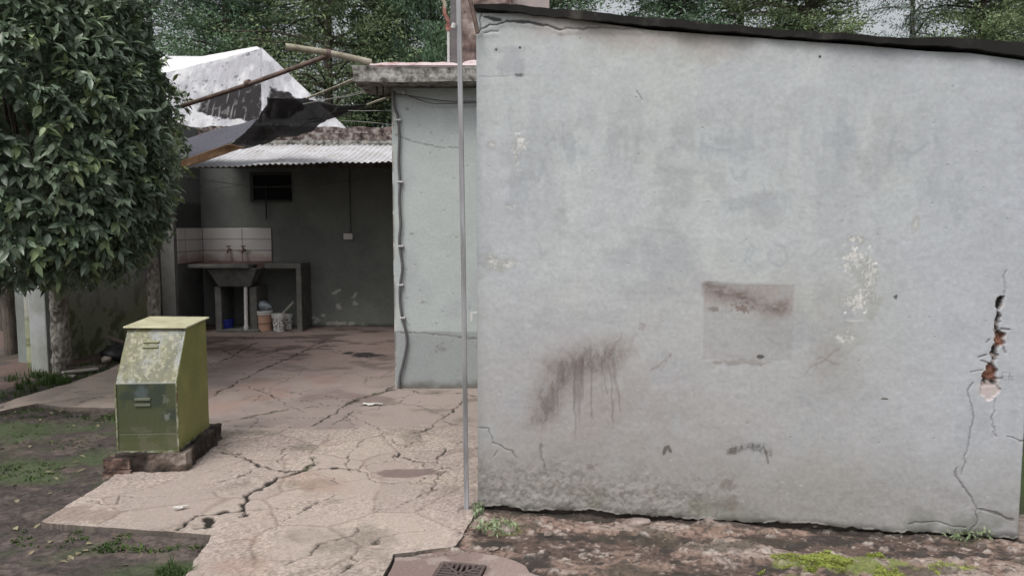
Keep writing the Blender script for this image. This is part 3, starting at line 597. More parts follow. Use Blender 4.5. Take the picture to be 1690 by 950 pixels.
shed = thing('garden_shed', 'pale grey painted masonry shed with stained cracked plaster and a low dark roof', 'shed')
sheet('front_wall', toBig, top_big, 0, WL+.02, -.12, .004, paint_big, M['wallpaint'], shed, .16)
# side and rear walls of the shed
def q3(u, n, v): return tuple(Wp(u, v, n))
WD = 2.75
zl = top_big(0.); zr = top_big(WL)
ob = MB(); ob.hexa([q3(0, -.165, -.1), q3(.15, -.165, -.1), q3(.15, -WD, -.1), q3(0, -WD, -.1)], [q3(0, -.165, zl-.01), q3(.15, -.165, zl-.02), q3(.15, -WD, zl-.02), q3(0, -WD, zl-.01)]); ob.build('side_wall', M['sinkc'], shed)
ob = MB(); ob.hexa([q3(WL-.13, -.165, -.1), q3(WL+.02, -.165, -.1), q3(WL+.02, -WD, -.1), q3(WL-.13, -WD, -.1)], [q3(WL-.13, -.165, zr-.02), q3(WL+.02, -.165, zr-.03), q3(WL+.02, -WD, zr-.03), q3(WL-.13, -WD, zr-.02)]); ob.build('side_wall', M['sinkc'], shed)
# roof sheet: bottom edge follows the wall head, slight sag and torn edge
us = np.linspace(-.015, 3.1, 220); rv = []; rf = []
bot = np.array([W(790, 14), (W(830, 20)), W(900, 27), W(980, 36), W(1075, 44), W(1240, 58), W(1430, 71), W(1520, 76), W(1600, 82), W(1690, 94), W(1800, 108)])
upp = np.array([W(790, 10), W(850, 12), W(960, 21), W(1000, 27), W(1080, 33), W(1230, 48), W(1350, 57), W(1470, 66), W(1560, 66), W(1680, 73), W(1800, 85)])
offs = [(.05, 0), (.045, 1), (-WD-.05, 1), (-WD-.05, 0)]
bt = np.interp(us, bot[:, 0], bot[:, 1]); up_ = np.interp(us, upp[:, 0], upp[:, 1])
jag = (fbm(us, us*0, .05, 3, 501)-.5)*.02; lip = .035+(fbm(us, us*0, .12, 3, 502)-.5)*.05
for k, u_ in enumerate(us):
    t_ = max(up_[k], bt[k]+.012); b_ = bt[k]-.004+jag[k]*.6
    for n_, z_ in ((lip[k], b_), (lip[k]+.006, t_+jag[k]*.4), (-.5, t_+.0), (-WD-.08, t_+.02), (-WD-.08, b_-.02), (-.16, b_+.02)): rv.append(q3(u_, n_, z_))
for k in range(len(us)-1):
    for j in range(6): rf.append((k*6+j, k*6+(j+1) % 6, (k+1)*6+(j+1) % 6, (k+1)*6+j))
rf += [tuple(range(6)), tuple(reversed(range((len(us)-1)*6, len(us)*6)))]
mb = MB(); mb.add(rv, rf); mb.build('roof', M['roofsheet'], shed, sub=0)

# ------------------------------------------------------------------ side building with cable
BY = 6.82
def B(px, py): p = at(px, py, BY); return (float(p[0]), float(p[2]))
bl = B(649, 400)[0]
def toSide(u, v, h): return np.stack([u, BY-h, v], 1)
def paint_side(f):
    u, v = f.u, f.v; n1 = fbm(u, v, .5, 5, 601); n2 = fbm(u, v, .1, 4, 602)
    f.c[:] = np.array((.43, .475, .47)); f.mix((.38, .41, .42), ss(.45, .65, n1)*.7); f.mul(1+(n2-.5)*.08)
    low = 1-ss(.0, .02, v-.52+.03*(fbm(u, v, .1, 3, 603)-.5)); f.mix((.265, .285, .29), low*.75); f.mix((.1, .09, .075), (1-ss(0, .1, v+.1*(n2-.5)))*.8)
    lx = u-bl; f.mix((.5, .47, .44), (1-ss(0, .03, lx))*ss(.5, .6, n2)*.8); f.mix((.12, .1, .09), (1-ss(.0, .022, lx+.01*(n2-.5)))*ss(.42, .5, fbm(u, v, .15, 3, 609))*.8)
    for k, p in enumerate(([(652, 548), (690, 549), (735, 553), (765, 556), (789, 560)], [(652, 222), (700, 240), (760, 244)])): f.crack([B(*q) for q in p], .006, .003, (.12, .11, .1), .7, .01, 610+k)
    f.crack([B(777, 515), B(788, 515)], .012, 0, (.62, .63, .62), .9, .002, 9); f.crack([B(778, 515), B(778, 530)], .008, 0, (.62, .63, .62), .9, .002, 10)
    for c_, r_ in ((B(725, 575), .12), (B(680, 385), .05), (B(720, 580), .08), (B(700, 500), .05), (B(672, 180), .03)): f.blot(c_, (r_, r_*.7), (.2, .19, .18), .7, (.5, .58), .02, 620)
    f.h += .012*(n1-.5)+.004*(n2-.5)
    f1, f2, cid = worley(u, v, .12, 66); pt = ss(.8, .85, cid)*(1-ss(.003, .012, f1)); f.mix((.2, .2, .2), pt*.7); f.h -= pt*.004
sb = thing('side_building', 'pale painted building with overhanging concrete roof slab and a cable down its corner', 'building')
zt = at(700, 137, 6.6)[2]
sheet('front_wall', toSide, lambda u: np.full(np.shape(u), zt), bl, .3, -.1, .009, paint_side, M['wallpaint'], sb, .16)
MB().box((bl+.004, BY+.165, -.1), (bl+.2, 11.15, zt)).build('side_wall', M['sinkc'], sb)
MB().box((.3, BY+.02, -.1), (2.9, 11.15, zt-.01)).build('rear_wall', M['sinkc'], sb)
sl0 = at(582, 135, 6.55); sz1 = at(582, 108, 6.55)[2]
MB().hexa([(sl0[0], 6.55, zt+.002), (2.9, 6.55, zt+.002), (2.9, 11.2, zt+.002), (bl, 11.2, zt+.002), (bl, 7.3, zt+.002), (sl0[0]+.02, 7.2, zt+.002)], [(sl0[0], 6.55, sz1), (2.9, 6.55, sz1), (2.9, 11.2, sz1), (bl, 11.2, sz1), (bl, 7.3, sz1), (sl0[0]+.02, 7.2, sz1)]).build('roof_slab', M['concrete'], sb, jitter=.03, sub=4)
# pink coat on the slab: lumpy strip
xs = np.linspace(sl0[0]+.15, 2.8, 130); mv = []; mf = []
for k, x in enumerate(xs):
    e = .012+.03*fbm(np.array([x]), np.array([0.]), .12, 3, 640)[0]; o_ = .02*(fbm(np.array([x]), np.array([2.]), .2, 3, 641)[0]-.5)
    for y_, z_ in ((6.565+o_, sz1-.03), (6.545+o_, sz1+.0), (6.60+o_, sz1+e+.006), (7.2, sz1+.025), (11.1, sz1+.025), (11.1, sz1-.03)): mv.append((x, y_, z_))
for k in range(len(xs)-1):
    for j in range(6): mf.append((k*6+j, k*6+(j+1) % 6, (k+1)*6+(j+1) % 6, (k+1)*6+j))
mf += [tuple(range(6)), tuple(reversed(range((len(xs)-1)*6, len(xs)*6)))]
MB().add(mv, mf).build('roof_coating', M['pinkcap'], sb)
# hooks under the slab
for px in (622, 632):
    p = at(px, 136, 6.75); MB().tube([(p[0], 6.75, zt), (p[0], 6.75, zt-.1)], .007, 8).build('hook', M['black'], sb)
# masonry block on the roof, pipes, bag, bricks
ch = thing('water_tank_tower', 'brown stained masonry tower on the side building roof, above the shed corner', 'masonry tower')
c0 = at(743, 100, 7.6); c1 = at(800, 100, 7.6)
MB().box((c0[0], 7.66, sz1+.02), (c0[0]+.087, 8.3, sz1+2.)).build('corner_pier', mflat('dark grey render', (.13, .12, .125), .9, 0, .3, 7), ch)  # strip left of the shaft, plain darker grey
MB().box((c0[0]+.09, 7.6, sz1+.02), (c0[0]+.62, 8.3, sz1+2.)).build('shaft', M['stain'], ch, bevel=.01)
MB().box((c0[0]+.624, 7.7, sz1+.02), (c0[0]+1.0, 8.2, sz1+2.)).build('side_pier', M['ridge'], ch)
q = at(862, 10, 7.7); MB().box((c0[0]+1.003, 7.75, sz1+.02), (q[0]-.12, 8.1, sz1+2.)).build('side_pier', M['stain'], ch)
MB().box((q[0]-.117, 7.72, sz1+.02), (q[0], 8.1, sz1+.96)).build('pale_pier', M['ridge'], ch)
vp = thing('roof_pipe', 'old vent pipe, rusty red above and white below, before the tower', 'pipe')
Yp = 6.9
def bp(px, py, Y=Yp): return tuple(at(px, py, Y))
MB().tube([bp(740, 48), bp(740.5, 104)], .013, 12).build('lower_pipe', M['pvc'], vp, True)
MB().tube([bp(733, 10), bp(734, 24), bp(739, 32), bp(740, 48)], [.017, .019, .018, .015], 12).build('upper_pipe', M['redpipe'], vp, True)
MB().tube([bp(739.5, 41), bp(740, 51)], .024, 12).build('joint', M['redpipe'], vp, True, )
MB().tube([bp(726, -30), bp(728, -4), bp(734, 5), bp(733.5, 14)], .018, 12).build('top_pipe', M['palepipe'], vp, True)
o = MB().tube([bp(768, -40, 3.84), bp(776, 0, 3.84), bp(783, 30, 3.84), bp(788.5, 55, 3.84)], .011, 10).build('leaning_rod', M['rustpipe'], None, True); tag(o, 'dark thin rod leaning from above onto the shed top left corner', 'rod')
# white sack
def lump(name, c, r, m, amp=.25, seed=1, parent=None, sub=3):
    import bmesh
    bm = bmesh.new(); bmesh.ops.create_icosphere(bm, subdivisions=sub, radius=1)
    for v in bm.verts:
        p = v.co; n = fbm(np.array([p.x*1.3+seed]), np.array([p.y*1.3+p.z*1.7]), 1., 4, seed)[0]
        k = 1+amp*(n-.5)*2; v.co = Vector((p.x*r[0]*k, p.y*r[1]*k, max(p.z, -.75)*r[2]*k))
    me = bpy.data.meshes.new(name); bm.to_mesh(me); bm.free(); me.polygons.foreach_set('use_smooth', np.ones(len(me.polygons), bool))
    o = link(name, me, m, parent); o.location = c; return o
p = at(786, 99, 6.75); tag(lump('cement_sack', (p[0]-.02, 6.8, sz1+.045), (.12, .1, .05), M['pinkcap'], .2, 3), 'small pale lumpy sack on the roof slab edge beside the shed', 'sack')
p = at(790, 88, 7.3); o = MB().box((p[0]-.1, 7.25, sz1+.028), (p[0]+.12, 7.36, sz1+.1)).build('brick', M['brick'], None, bevel=.006); tag(o, 'dark red brick on the roof slab behind the pale sack', 'brick')
# cable on the wall
cb = thing('wall_cable', 'thick grey cable clipped down the corner of the side building', 'cable')
cp = [(650, 150), (651, 175), (657, 195), (659, 230), (658, 270), (660, 300), (659, 330), (661, 370), (659, 400), (664, 440), (661, 465), (660, 490), (663, 520), (670, 548), (671, 570), (665, 600), (660, 620), (659, 638)]
P3 = [Vector(at(a_, b_, BY-.03)) for a_, b_ in cp]
def smooth_path(P, n=6):
    out = []
    for i in range(len(P)-1):
        p0 = P[max(i-1, 0)]; p1 = P[i]; p2 = P[i+1]; p3 = P[min(i+2, len(P)-1)]
        for k in range(n):
            t = k/n; out.append(.5*((2*p1)+(p2-p0)*t+(2*p0-5*p1+4*p2-p3)*t*t+(3*p1-p0-3*p2+p3)*t**3))
    out.append(P[-1]); return out
MB().tube(smooth_path(P3), .012, 10).build('sheath', M['cable'], cb, True)
for a_, b_ in ((657, 198), (660, 300), (661, 406), (661, 470), (664, 524)):
    p = at(a_, b_, BY-.03); MB().box((p[0]-.025, BY-.046, p[2]-.008), (p[0]+.028, BY+.0, p[2]+.008)).build('clip', M['pvc'], cb, bevel=.002)
def wire(name, pts, r, m, label, cat='wire', group=None):
    o = MB().tube(smooth_path([Vector(p) for p in pts], 8), r, 6).build(name, m, None, True); tag(o, label, cat, group); return o
wire('wall_wire', [at(650, 155, BY-.03), at(665, 156, BY-.03), at(700, 162, BY-.03), at(740, 167, BY-.03), at(792, 167, BY-.03)], .0045, M['cable'], 'upper of the two thin wires sagging across the side building under its slab', 'wire', 'wires under the slab')
wire('wall_wire', [at(650, 156, BY-.05), at(670, 157, BY-.05), at(710, 170, BY-.05), at(750, 171, BY-.05), at(792, 169, BY-.05)], .0045, M['cable'], 'lower of the two thin wires sagging across the side building under its slab', 'wire', 'wires under the slab')
tag(MB().lathe([(.002, 0), (.02, .004), (.024, .02), (.02, .036), (.002, .04)], (B(666, 155)[0], BY-.03, B(666, 158)[1]), 12).build('wire_insulator', M['pvc'], None, True), 'white knob holding the wires at the side building corner', 'insulator')

# ------------------------------------------------------------------ tall galvanised pole
pb = G(770, 843); pt = at(756.5, 0, 3.8)
dirp = Vector(pt)-Vector(pb)
pole = thing('metal_pole', 'tall thin square galvanised steel pole standing at the shed corner', 'pole', loc=tuple(pb))
MB().tube([(0, 0, -.02), tuple(dirp*.5+Vector((.004, 0, 0))), tuple(dirp*1.35)], .0175, 4, sq=True).build('shaft', M['galv'], pole, bevel=.003)
MB().tube([(0, 0, -.01), (0, 0, .014), (0, 0, .015)], [.06, .045, .01], 18).build('mortar_collar', M['patio'] if False else M['stone'], pole, True)
p = Vector(at(754, 43, 3.78))-Vector(pb); MB().tube([p+Vector((-.02, 0, -.012)), p+Vector((-.012, 0, .012))], .012, 8).build('weld_bead', M['pvc'], pole, True)

# ------------------------------------------------------------------ shelter at the back
YB, XL = 11.14, -4.66
def K(px, py): p = at(px, py, YB); return (float(p[0]), float(p[2]))
def paint_back(f):
    u, v = f.u, f.v; n1 = fbm(u, v, .6, 5, 701); n2 = fbm(u, v, .12, 4, 702)
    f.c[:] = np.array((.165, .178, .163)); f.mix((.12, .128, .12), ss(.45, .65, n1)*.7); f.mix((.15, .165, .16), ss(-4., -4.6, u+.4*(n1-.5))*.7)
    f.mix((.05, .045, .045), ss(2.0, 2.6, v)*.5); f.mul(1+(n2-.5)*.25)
    WH = (.4, .4, .37)
    for c_, r_ in ((K(555, 480), (.12, .12)), (K(585, 495), (.08, .15)), (K(560, 505), (.06, .1)), (K(555, 533), (.35, .07)), (K(520, 530), (.15, .1)), (K(585, 535), (.25, .06)), (K(532, 520), (.06, .06))):
        f.blot(c_, (r_[0]*1.2, r_[1]*1.2), WH, .9, (.54, .6), .05, int(-c_[0]*500))
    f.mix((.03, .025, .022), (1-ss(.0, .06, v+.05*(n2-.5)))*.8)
    f.h += .01*(n1-.5)
pz = at(500, 232, YB)[2]; pz1 = at(500, 209, YB)[2]
rb = thing('rear_building', 'dark green painted back wall of the open wash shelter with weathered parapet', 'building')
vw0 = K(417, 288); vw1 = K(482, 331)
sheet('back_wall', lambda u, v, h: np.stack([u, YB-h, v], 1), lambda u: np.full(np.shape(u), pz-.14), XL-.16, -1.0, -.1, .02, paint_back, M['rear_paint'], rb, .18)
MB().box((-5.6, YB-.05, pz-.137), (-.9, YB+.3, pz)).build('lintel_beam', M['concrete'], rb, jitter=.03, sub=4)
par = MB()
xk = np.linspace(-6.2, -.9, 120); pv = []; pf = []
for k, x in enumerate(xk):
    t_ = pz1+.05*(fbm(np.array([x]), np.array([0.]), .25, 4, 711)[0]-.5)*2; mid_ = (pz+pz1)/2+.03*(fbm(np.array([x]), np.array([1.]), .2, 3, 712)[0]-.5)
    for y_, z_ in ((YB-.02, pz+.003), (YB-.05, mid_), (YB+.02, mid_+.01), (YB+.0, t_), (YB+.28, t_), (YB+.28, pz+.003)): pv.append((x, y_, z_))
for k in range(len(xk)-1):
    for j in range(6): pf.append((k*6+j, k*6+(j+1) % 6, (k+1)*6+(j+1) % 6, (k+1)*6+j))
pf += [tuple(range(6)), tuple(reversed(range((len(xk)-1)*6, len(xk)*6)))]
M['parapet'] = mnoise('flaking red parapet', [(.36, (.03, .024, .022)), (.46, (.12, .09, .084)), (.54, (.27, .22, .2)), (.62, (.42, .4, .38))], 11, .95, 0, .7, .02, det=10)
MB().add(pv, pf).build('parapet', M['parapet'], rb)
# left wall of the shelter
def paint_leftw(f):
    u, v = f.u, f.v; n1 = fbm(u, v, .5, 5, 721); f.c[:] = np.array((.14, .15, .145)); f.mix((.08, .08, .078), ss(.4, .6, n1)*.8); f.mix((.25, .26, .25), ss(10.55, 10.3, u)*.6*ss(1.2, 1.9, v))
    f.mix((.05, .05, .05), (1-ss(1.84, 1.86, v))*ss(1.48, 1.5, v)*.8)
    f.mix((.05, .045, .04), (1-ss(0, .5, v+.3*(n1-.5)))*.7); f.h += .01*(n1-.5)
lw = thing('shelter_left_wall', 'stub side wall closing the left of the wash shelter, tiled at its top inside', 'wall')
sheet('wall_panel', lambda u, v, h: np.stack([XL+h, u, v], 1), lambda u: np.full(np.shape(u), 2.95), 10.28, YB-.02, -.1, .02, paint_leftw, M['rear_paint'], lw, .16)
e = at(287, 195, 10.24); MB().box((XL-.19, 10.2, -.1), (XL-.0, 10.276, 3.05)).build('end_post', mflat('light grey render', (.2, .2, .19), .9, 0, .25, 6), lw, jitter=.01, sub=3)
# tiles: splashback painted as tiles with dark joints
def tiles(name, toW, u0, u1, v0, v1, parent, tw=.2, th=.155, off=0.):
    us = np.arange(u0, u1, .012); us = np.append(us, u1); vs = np.linspace(v0, v1, int((v1-v0)/.008)); U, V = np.meshgrid(us, vs); f = Field(U.ravel(), V.ravel(), (.55, .53, .52))
    iu = np.floor((f.u-u0+off)/tw); iv = np.floor((f.v-v0)/th); f.mul(.93+.14*_h(iu, iv, 3)); n = fbm(f.u, f.v, .2, 4, 731)
    f.mix((.3, .19, .16), (1-ss(0, .2, f.v-v0+.25*(n-.5)))*.7)
    du = np.abs(((f.u-u0+off)/tw+.5) % 1-.5)*tw; dv = np.abs(((f.v-v0)/th+.5) % 1-.5)*th; j = np.maximum(1-ss(.002, .006, du), 1-ss(.003, .008, dv)); f.mix((.09, .07, .065), j*.8); f.h -= j*.0015
    P = toW(f.u, f.v, f.h); nu, nv = len(us), len(vs); jj, ii = np.meshgrid(np.arange(nv-1), np.arange(nu-1), indexing='ij'); a = (jj*nu+ii).ravel(); PB = toW(f.u, f.v, f.h*0-.014)
    rim = np.concatenate([np.arange(nu), nu-1+nu*np.arange(1, nv), (nv-1)*nu+np.arange(nu-2, -1, -1), nu*np.arange(nv-2, 0, -1)]); r2 = np.arange(len(rim))+len(P); nxt = np.roll(np.arange(len(rim)), -1)
    F = np.vstack([np.stack([a, a+1, a+nu+1, a+nu], 1), np.stack([rim, r2, r2[nxt], rim[nxt]], 1)])
    return link(name, np_mesh(name, np.vstack([P, PB[rim]]), F, np.vstack([f.c, f.c[rim]])), M['tile'], parent)
tz0 = .985; tz1 = 1.49
tiles('tile_splashback', lambda u, v, h: np.stack([u, YB-.02-h*-1-.0, v], 1) if False else np.stack([u, YB-.02-h, v], 1), XL+.02, K(449, 400)[0], tz0, tz1, rb, .44, .168, .29)
tiles('tile_splashback', lambda u, v, h: np.stack([XL+.02+h, u, v], 1), 10.28, YB-.03, tz0, tz1, lw, .44, .168, .2)
# vent window
vt = MB(); vt.box((vw0[0], YB-.03, vw1[1]), (vw1[0], YB-.012, vw0[1])); vt.build('vent_shade_plate', M['hole'], rb)  # solid black plate in place of the vent's shaded inside
fr = MB()
for a_, b_ in (((vw0[0]-.03, vw0[1]-.01), (vw1[0]+.0, vw0[1]+.03)), ((vw0[0]-.03, vw1[1]-.02), (vw1[0]+.0, vw1[1]+.008)), ((vw0[0]-.03, vw1[1]), (vw0[0]+.02, vw0[1])), ((vw0[0], (vw0[1]+vw1[1])/2-.005), (vw1[0], (vw0[1]+vw1[1])/2+.015))):
    fr.box((a_[0], YB-.05, a_[1]), (b_[0], YB-.015, b_[1]))
fr.build('vent_frame', mflat('dark frame', (.045, .045, .045), .7), rb)
x_ = K(441, 340)[0]; tag(MB().tube([(x_, YB-.04, K(440, 305)[1]), (x_, YB-.045, K(440, 362)[1])], .011, 8).build('drain_spout', M['black'], None, True), 'short black pipe hanging below the shelter vent opening', 'pipe')
cd = thing('switch_box', 'white wall switch box at the end of a vertical conduit in the shelter', 'switch')
k0 = K(568, 385); k1 = K(583, 395); MB().box((k0[0], YB-.055, k1[1]), (k1[0], YB-.012, k0[1])).build('cover', M['white'], cd, bevel=.006)
MB().box((k0[0]+.03, YB-.063, k1[1]+.03), (k0[0]+.1, YB-.054, k0[1]-.025)).build('rocker', M['white'], cd, bevel=.002)
x_ = K(578, 300)[0]; MB().tube([(x_, YB-.03, k0[1]), (x_, YB-.03, 2.6)], .012, 8).build('conduit', mflat('painted conduit', (.07, .075, .07), .6), cd, True)
# corrugated roof
YF = 9.62
cr = thing('corrugated_roof', 'white corrugated metal lean-to roof over the wash shelter', 'roof')
xl = at(303, 276, YF)[0]; xr = bl-.01
nx_ = 460; ny_ = 14; V = []; F = []
for j in range(ny_):
    t = j/(ny_-1)
    for i in range(nx_):
        s_ = i/(nx_-1); x = xl+(xr-xl)*s_; x -= 0; fy = at(300+350*s_, 277-11*s_-2*math.sin(s_*3.1), YF)[2]; y = YF+(YB-.08-YF)*t+.02*math.sin(s_*9)*(1-t)
        z = fy*(1-t)+(at(500, 240, YB)[2])*t-.015*math.sin(t*3.14)+.009*math.cos(2*math.pi*x/.076)+.006*math.sin(s_*23); V.append((x, y, z))
for j in range(ny_-1):
    for i in range(nx_-1): a = j*nx_+i; F.append((a, a+1, a+nx_+1, a+nx_))
o = link('sheet', np_mesh('sheet', np.array(V), np.array(F)), M['corr'], cr); q = o.modifiers.new('t', 'SOLIDIFY'); q.thickness = .003
for yy, zz in ((10.15, 2.42), (10.75, 2.58)):
    MB().box((XL+.01, yy-.03, zz-.12), (bl-.005, yy+.03, zz-.05)).build('purlin', M['bark'], cr)
# ------------------------------------------------------------------ laundry sink
YS = 10.62
sk_ = thing('laundry_sink', 'old cement laundry counter with a sloping trough basin in the shelter', 'sink')
def KS(px, py, Y=YS): p = at(px, py, Y); return (float(p[0]), float(p[2]))
cz = .985
xa = KS(330, 0)[0]; x_r = KS(487, 0)[0]
MB().box((XL+.04, YS+.12, cz-.075), (KS(425, 0)[0], YB-.04, cz)).build('countertop', M['counter'], sk_, bevel=.01, jitter=.01, sub=3)
MB().box((KS(425, 0)[0]+.002, YS-.02, cz-.075), (x_r, YB-.04, cz-.003)).build('countertop', M['sinkc'], sk_, bevel=.008)
X0, X1 = at(310, 440, 10.42)[0], at(411, 440, 10.42)[0]; zb0 = at(0, 443, 10.45)[2]; zb1 = at(0, 473, 10.5)[2]
# basin: tapered trough, open on top with rim
yb0, yb1 = 10.42, 10.78
lo = [(at(345, 0, 10.5)[0], 10.52, zb1), (at(399, 0, 10.5)[0], 10.52, zb1), (at(399, 0, 10.5)[0], yb1-.05, zb1), (at(345, 0, 10.5)[0], yb1-.05, zb1)]
hi = [(at(324, 0, 10.42)[0], yb0+.02, zb0), (at(410, 0, 10.42)[0], yb0+.02, zb0), (at(410, 0, 10.42)[0], yb1, zb0), (at(324, 0, 10.42)[0], yb1, zb0)]
def inset(q, d): cx = sum(p[0] for p in q)/4; cy = sum(p[1] for p in q)/4; return [(p[0]+math.copysign(d, cx-p[0]), p[1]+math.copysign(d, cy-p[1]), p[2]) for p in q]
hi2 = inset(hi, .05); lo2 = [(p[0], p[1], p[2]+.05) for p in inset(lo, .05)]
mb = MB(); mb.add(lo+hi+hi2+lo2, [(3, 2, 1, 0)]+[(i, (i+1) % 4, 4+(i+1) % 4, 4+i) for i in range(4)]+[(4+i, 4+(i+1) % 4, 8+(i+1) % 4, 8+i) for i in range(4)]+[(8+i, 8+(i+1) % 4, 12+(i+1) % 4, 12+i) for i in range(4)]+[(12, 13, 14, 15)])
mb.build('basin', M['sinkc'], sk_, bevel=.008)
mb = MB(); mb.box((X0, yb0-.02, zb0+.003), (X1, yb0+.05, zb0+.06)); mb.box((X0, yb0+.052, zb0+.003), (X0+.06, YS+.115, zb0+.058)); mb.box((X1-.05, yb0+.052, zb0+.003), (X1, YS+.115, zb0+.058))
mb.build('basin_rim', M['sinkc'], sk_, bevel=.012)
for a_, b_, r_ in ((340, 351, 0), (399, 411, 0)):
    x0_, x1_ = at(a_, 0, 10.6)[0], at(b_, 0, 10.6)[0]; MB().box((x0_, 10.56, -.02), (x1_, YB-.1, zb1-.004)).build('leg', M['sinkc'], sk_, bevel=.008, jitter=.012, sub=3)
MB().box((x_r-.075, YS-.02, -.02), (x_r, YB-.03, cz-.078)).build('side_panel', M['sinkc'], sk_, bevel=.006)
MB().box((at(343, 0, 10.6)[0], 10.5, -.02), (at(415, 0, 10.6)[0], YB-.1, .035)).build('base_ledge', M['sinkc'], sk_, bevel=.01)
x_ = at(391, 0, 10.55)[0]; MB().tube([(x_, 10.535, .03), (x_, 10.535, .09), (x_, 10.535, .1), (x_, 10.56, zb1)], [.034, .034, .026, .026], 14).build('drain_pipe', M['pvc'], sk_, True)
tp = thing('wall_taps', 'corroded brass taps joined by a pipe on the white tiles', 'taps')
for px in (381, 405):
    x_, z_ = K(px, 412); pr = MB().tube([(x_, YB-.02, z_), (x_, YB-.1, z_+.0), (x_, YB-.13, z_-.03), (x_, YB-.13, z_-.07)], [.016, .018, .014, .013], 10).build('tap', M['brass'], tp, True)
    mb = MB(); mb.tube([(x_, YB-.085, z_), (x_, YB-.085, z_+.05)], .008, 8); mb.tube([(x_-.035, YB-.085, z_+.055), (x_+.035, YB-.085, z_+.055)], .008, 8); mb.build('handle', M['brass'], pr, True)
MB().tube([(K(381, 0)[0], YB-.035, K(0, 413)[1]), (K(405, 0)[0], YB-.035, K(0, 413)[1])], .006, 8).build('link_pipe', M['brass'], tp, True)
# buckets
def bucket(name, px, Y, r, h, m, rimm, label, ribs=(), tag_cat='bucket', taper=.88):
    p = at(px, 500, Y); t = thing(name, label, tag_cat, loc=(p[0], Y, 0.0)); pr = [(r*taper, 0.003)]
    for k in range(1, 9):
        z = h*k/8*.94; pr.append((r*(taper+(1-taper)*k/8), z))
    pr += [(r*.93, h*.94), (r*taper*.93, .02)]; MB().lathe(pr, n=32).build('body', m, t, True)
    MB().lathe([(r*.95, h*.8), (r*1.09, h*.8), (r*1.09, h*.86), (r*1.02, h*.865), (r*1.02, h*.9), (r*1.1, h*.905), (r*1.1, h), (r*1.0, h), (r*.96, h*.97)], n=32).build('rim', rimm, t, True)
    for zz in ribs: MB().lathe([(r*.9, h*zz), (r*1.01, h*zz), (r*1.01, h*(zz+.025)), (r*.9, h*(zz+.025))], n=32).build('band', M['rustpipe'], t, True)
    return t
bucket('bucket', 433.5, 10.7, .13, .30, M['terra'], M['white'], 'terracotta bucket with white rim holding a plastic bag under the counter', (.38,))
bucket('bucket', 459.5, 10.6, .092, .255, M['splat'], M['white'], 'white paint splashed bucket in front, right of the terracotta bucket')
bucket('bucket', 474, 10.85, .07, .22, M['splat'], M['white'], 'small white container half behind the counter side panel')
t = at(374, 500, 10.75); bw = thing('wash_bowl', 'blue plastic bowl on the ledge under the basin', 'bowl', loc=(t[0], 10.72, .036))
MB().lathe([(.085, 0), (.1, .06), (.107, .12), (.108, .125), (.1, .12), (.08, .02)], n=32).build('body', M['blue'], bw, True)
MB().lathe([(.105, .118), (.116, .118), (.116, .13), (.104, .13)], n=32).build('rim', M['blue'], bw, True)
p = at(433.5, 500, 10.75); tag(lump('plastic_bag', (p[0]+.0, 10.74, .35), (.12, .09, .075), M['bag'], .55, 5), 'crumpled thin plastic bag stuffed in the terracotta bucket', 'bag')
o = MB().tube([(at(467, 512, 10.7)[0], 10.66, at(467, 512, 10.66)[2]-.05), (at(481, 496, 10.7)[0], 10.8, at(481, 498, 10.8)[2])], .016, 4, sq=True).build('wooden_stick', M['wood'], None); tag(o, 'short pale stick leaning from a bucket against the side panel', 'stick')
# hanging wires in the shelter
wire('hanging_wire', [at(300, 290, 10.1), at(380, 303, 10.3), at(430, 308, 10.6), at(480, 306, 10.8), at(560, 300, 10.9), at(648, 285, 10.3)], .004, M['cable'], 'thin wire strung across the shelter in front of the vent')
wire('hanging_wire', [at(310, 278, 10.), at(325, 300, 10.4), at(345, 312, 10.8), at(400, 305, 11.)], .004, M['cable'], 'loose short wire hanging at the shelter left corner')

# ------------------------------------------------------------------ poles, shade cloth, wires above
rp = thing('rusty_pole', 'long rusty pole slanting up from the tree to the pale pipe', 'pole'); a_ = Vector(at(300, 175, 7.7)); b_ = Vector(at(545, 91, 6.9)); 
pth = smooth_path([a_, a_.lerp(b_, .45)+Vector((0, 0, -.012)), b_], 8); MB().tube(pth, .022, 10).build('shaft', M['rustpipe'], rp, True)
c_ = a_.lerp(b_, .46); MB().tube([c_, c_+(b_-a_).normalized()*.05], .034, 10).build('coupling', M['rustpipe'], rp, True)
pp = thing('pale_pipe', 'pale open ended pipe jutting left from the roof slab corner', 'pipe'); a_ = Vector(at(471, 77, 6.5)); b_ = Vector(at(612, 103, 6.8))
MB().tube(smooth_path([a_, a_.lerp(b_, .5)+Vector((0, 0, .012)), b_], 8), .028, 14).build('shaft', M['palepipe'], pp, True)
d_ = (b_-a_).normalized(); MB().tube([a_-d_*.003, a_-d_*.001], .02, 12).build('bore_shade_disc', M['hole'], pp); c_ = Vector(at(541, 88, 6.65)); MB().tube([c_-d_*.02, c_+d_*.02], .036, 12).build('binding', M['rustpipe'], pp, True)  # black disc paints the shade inside the pipe end
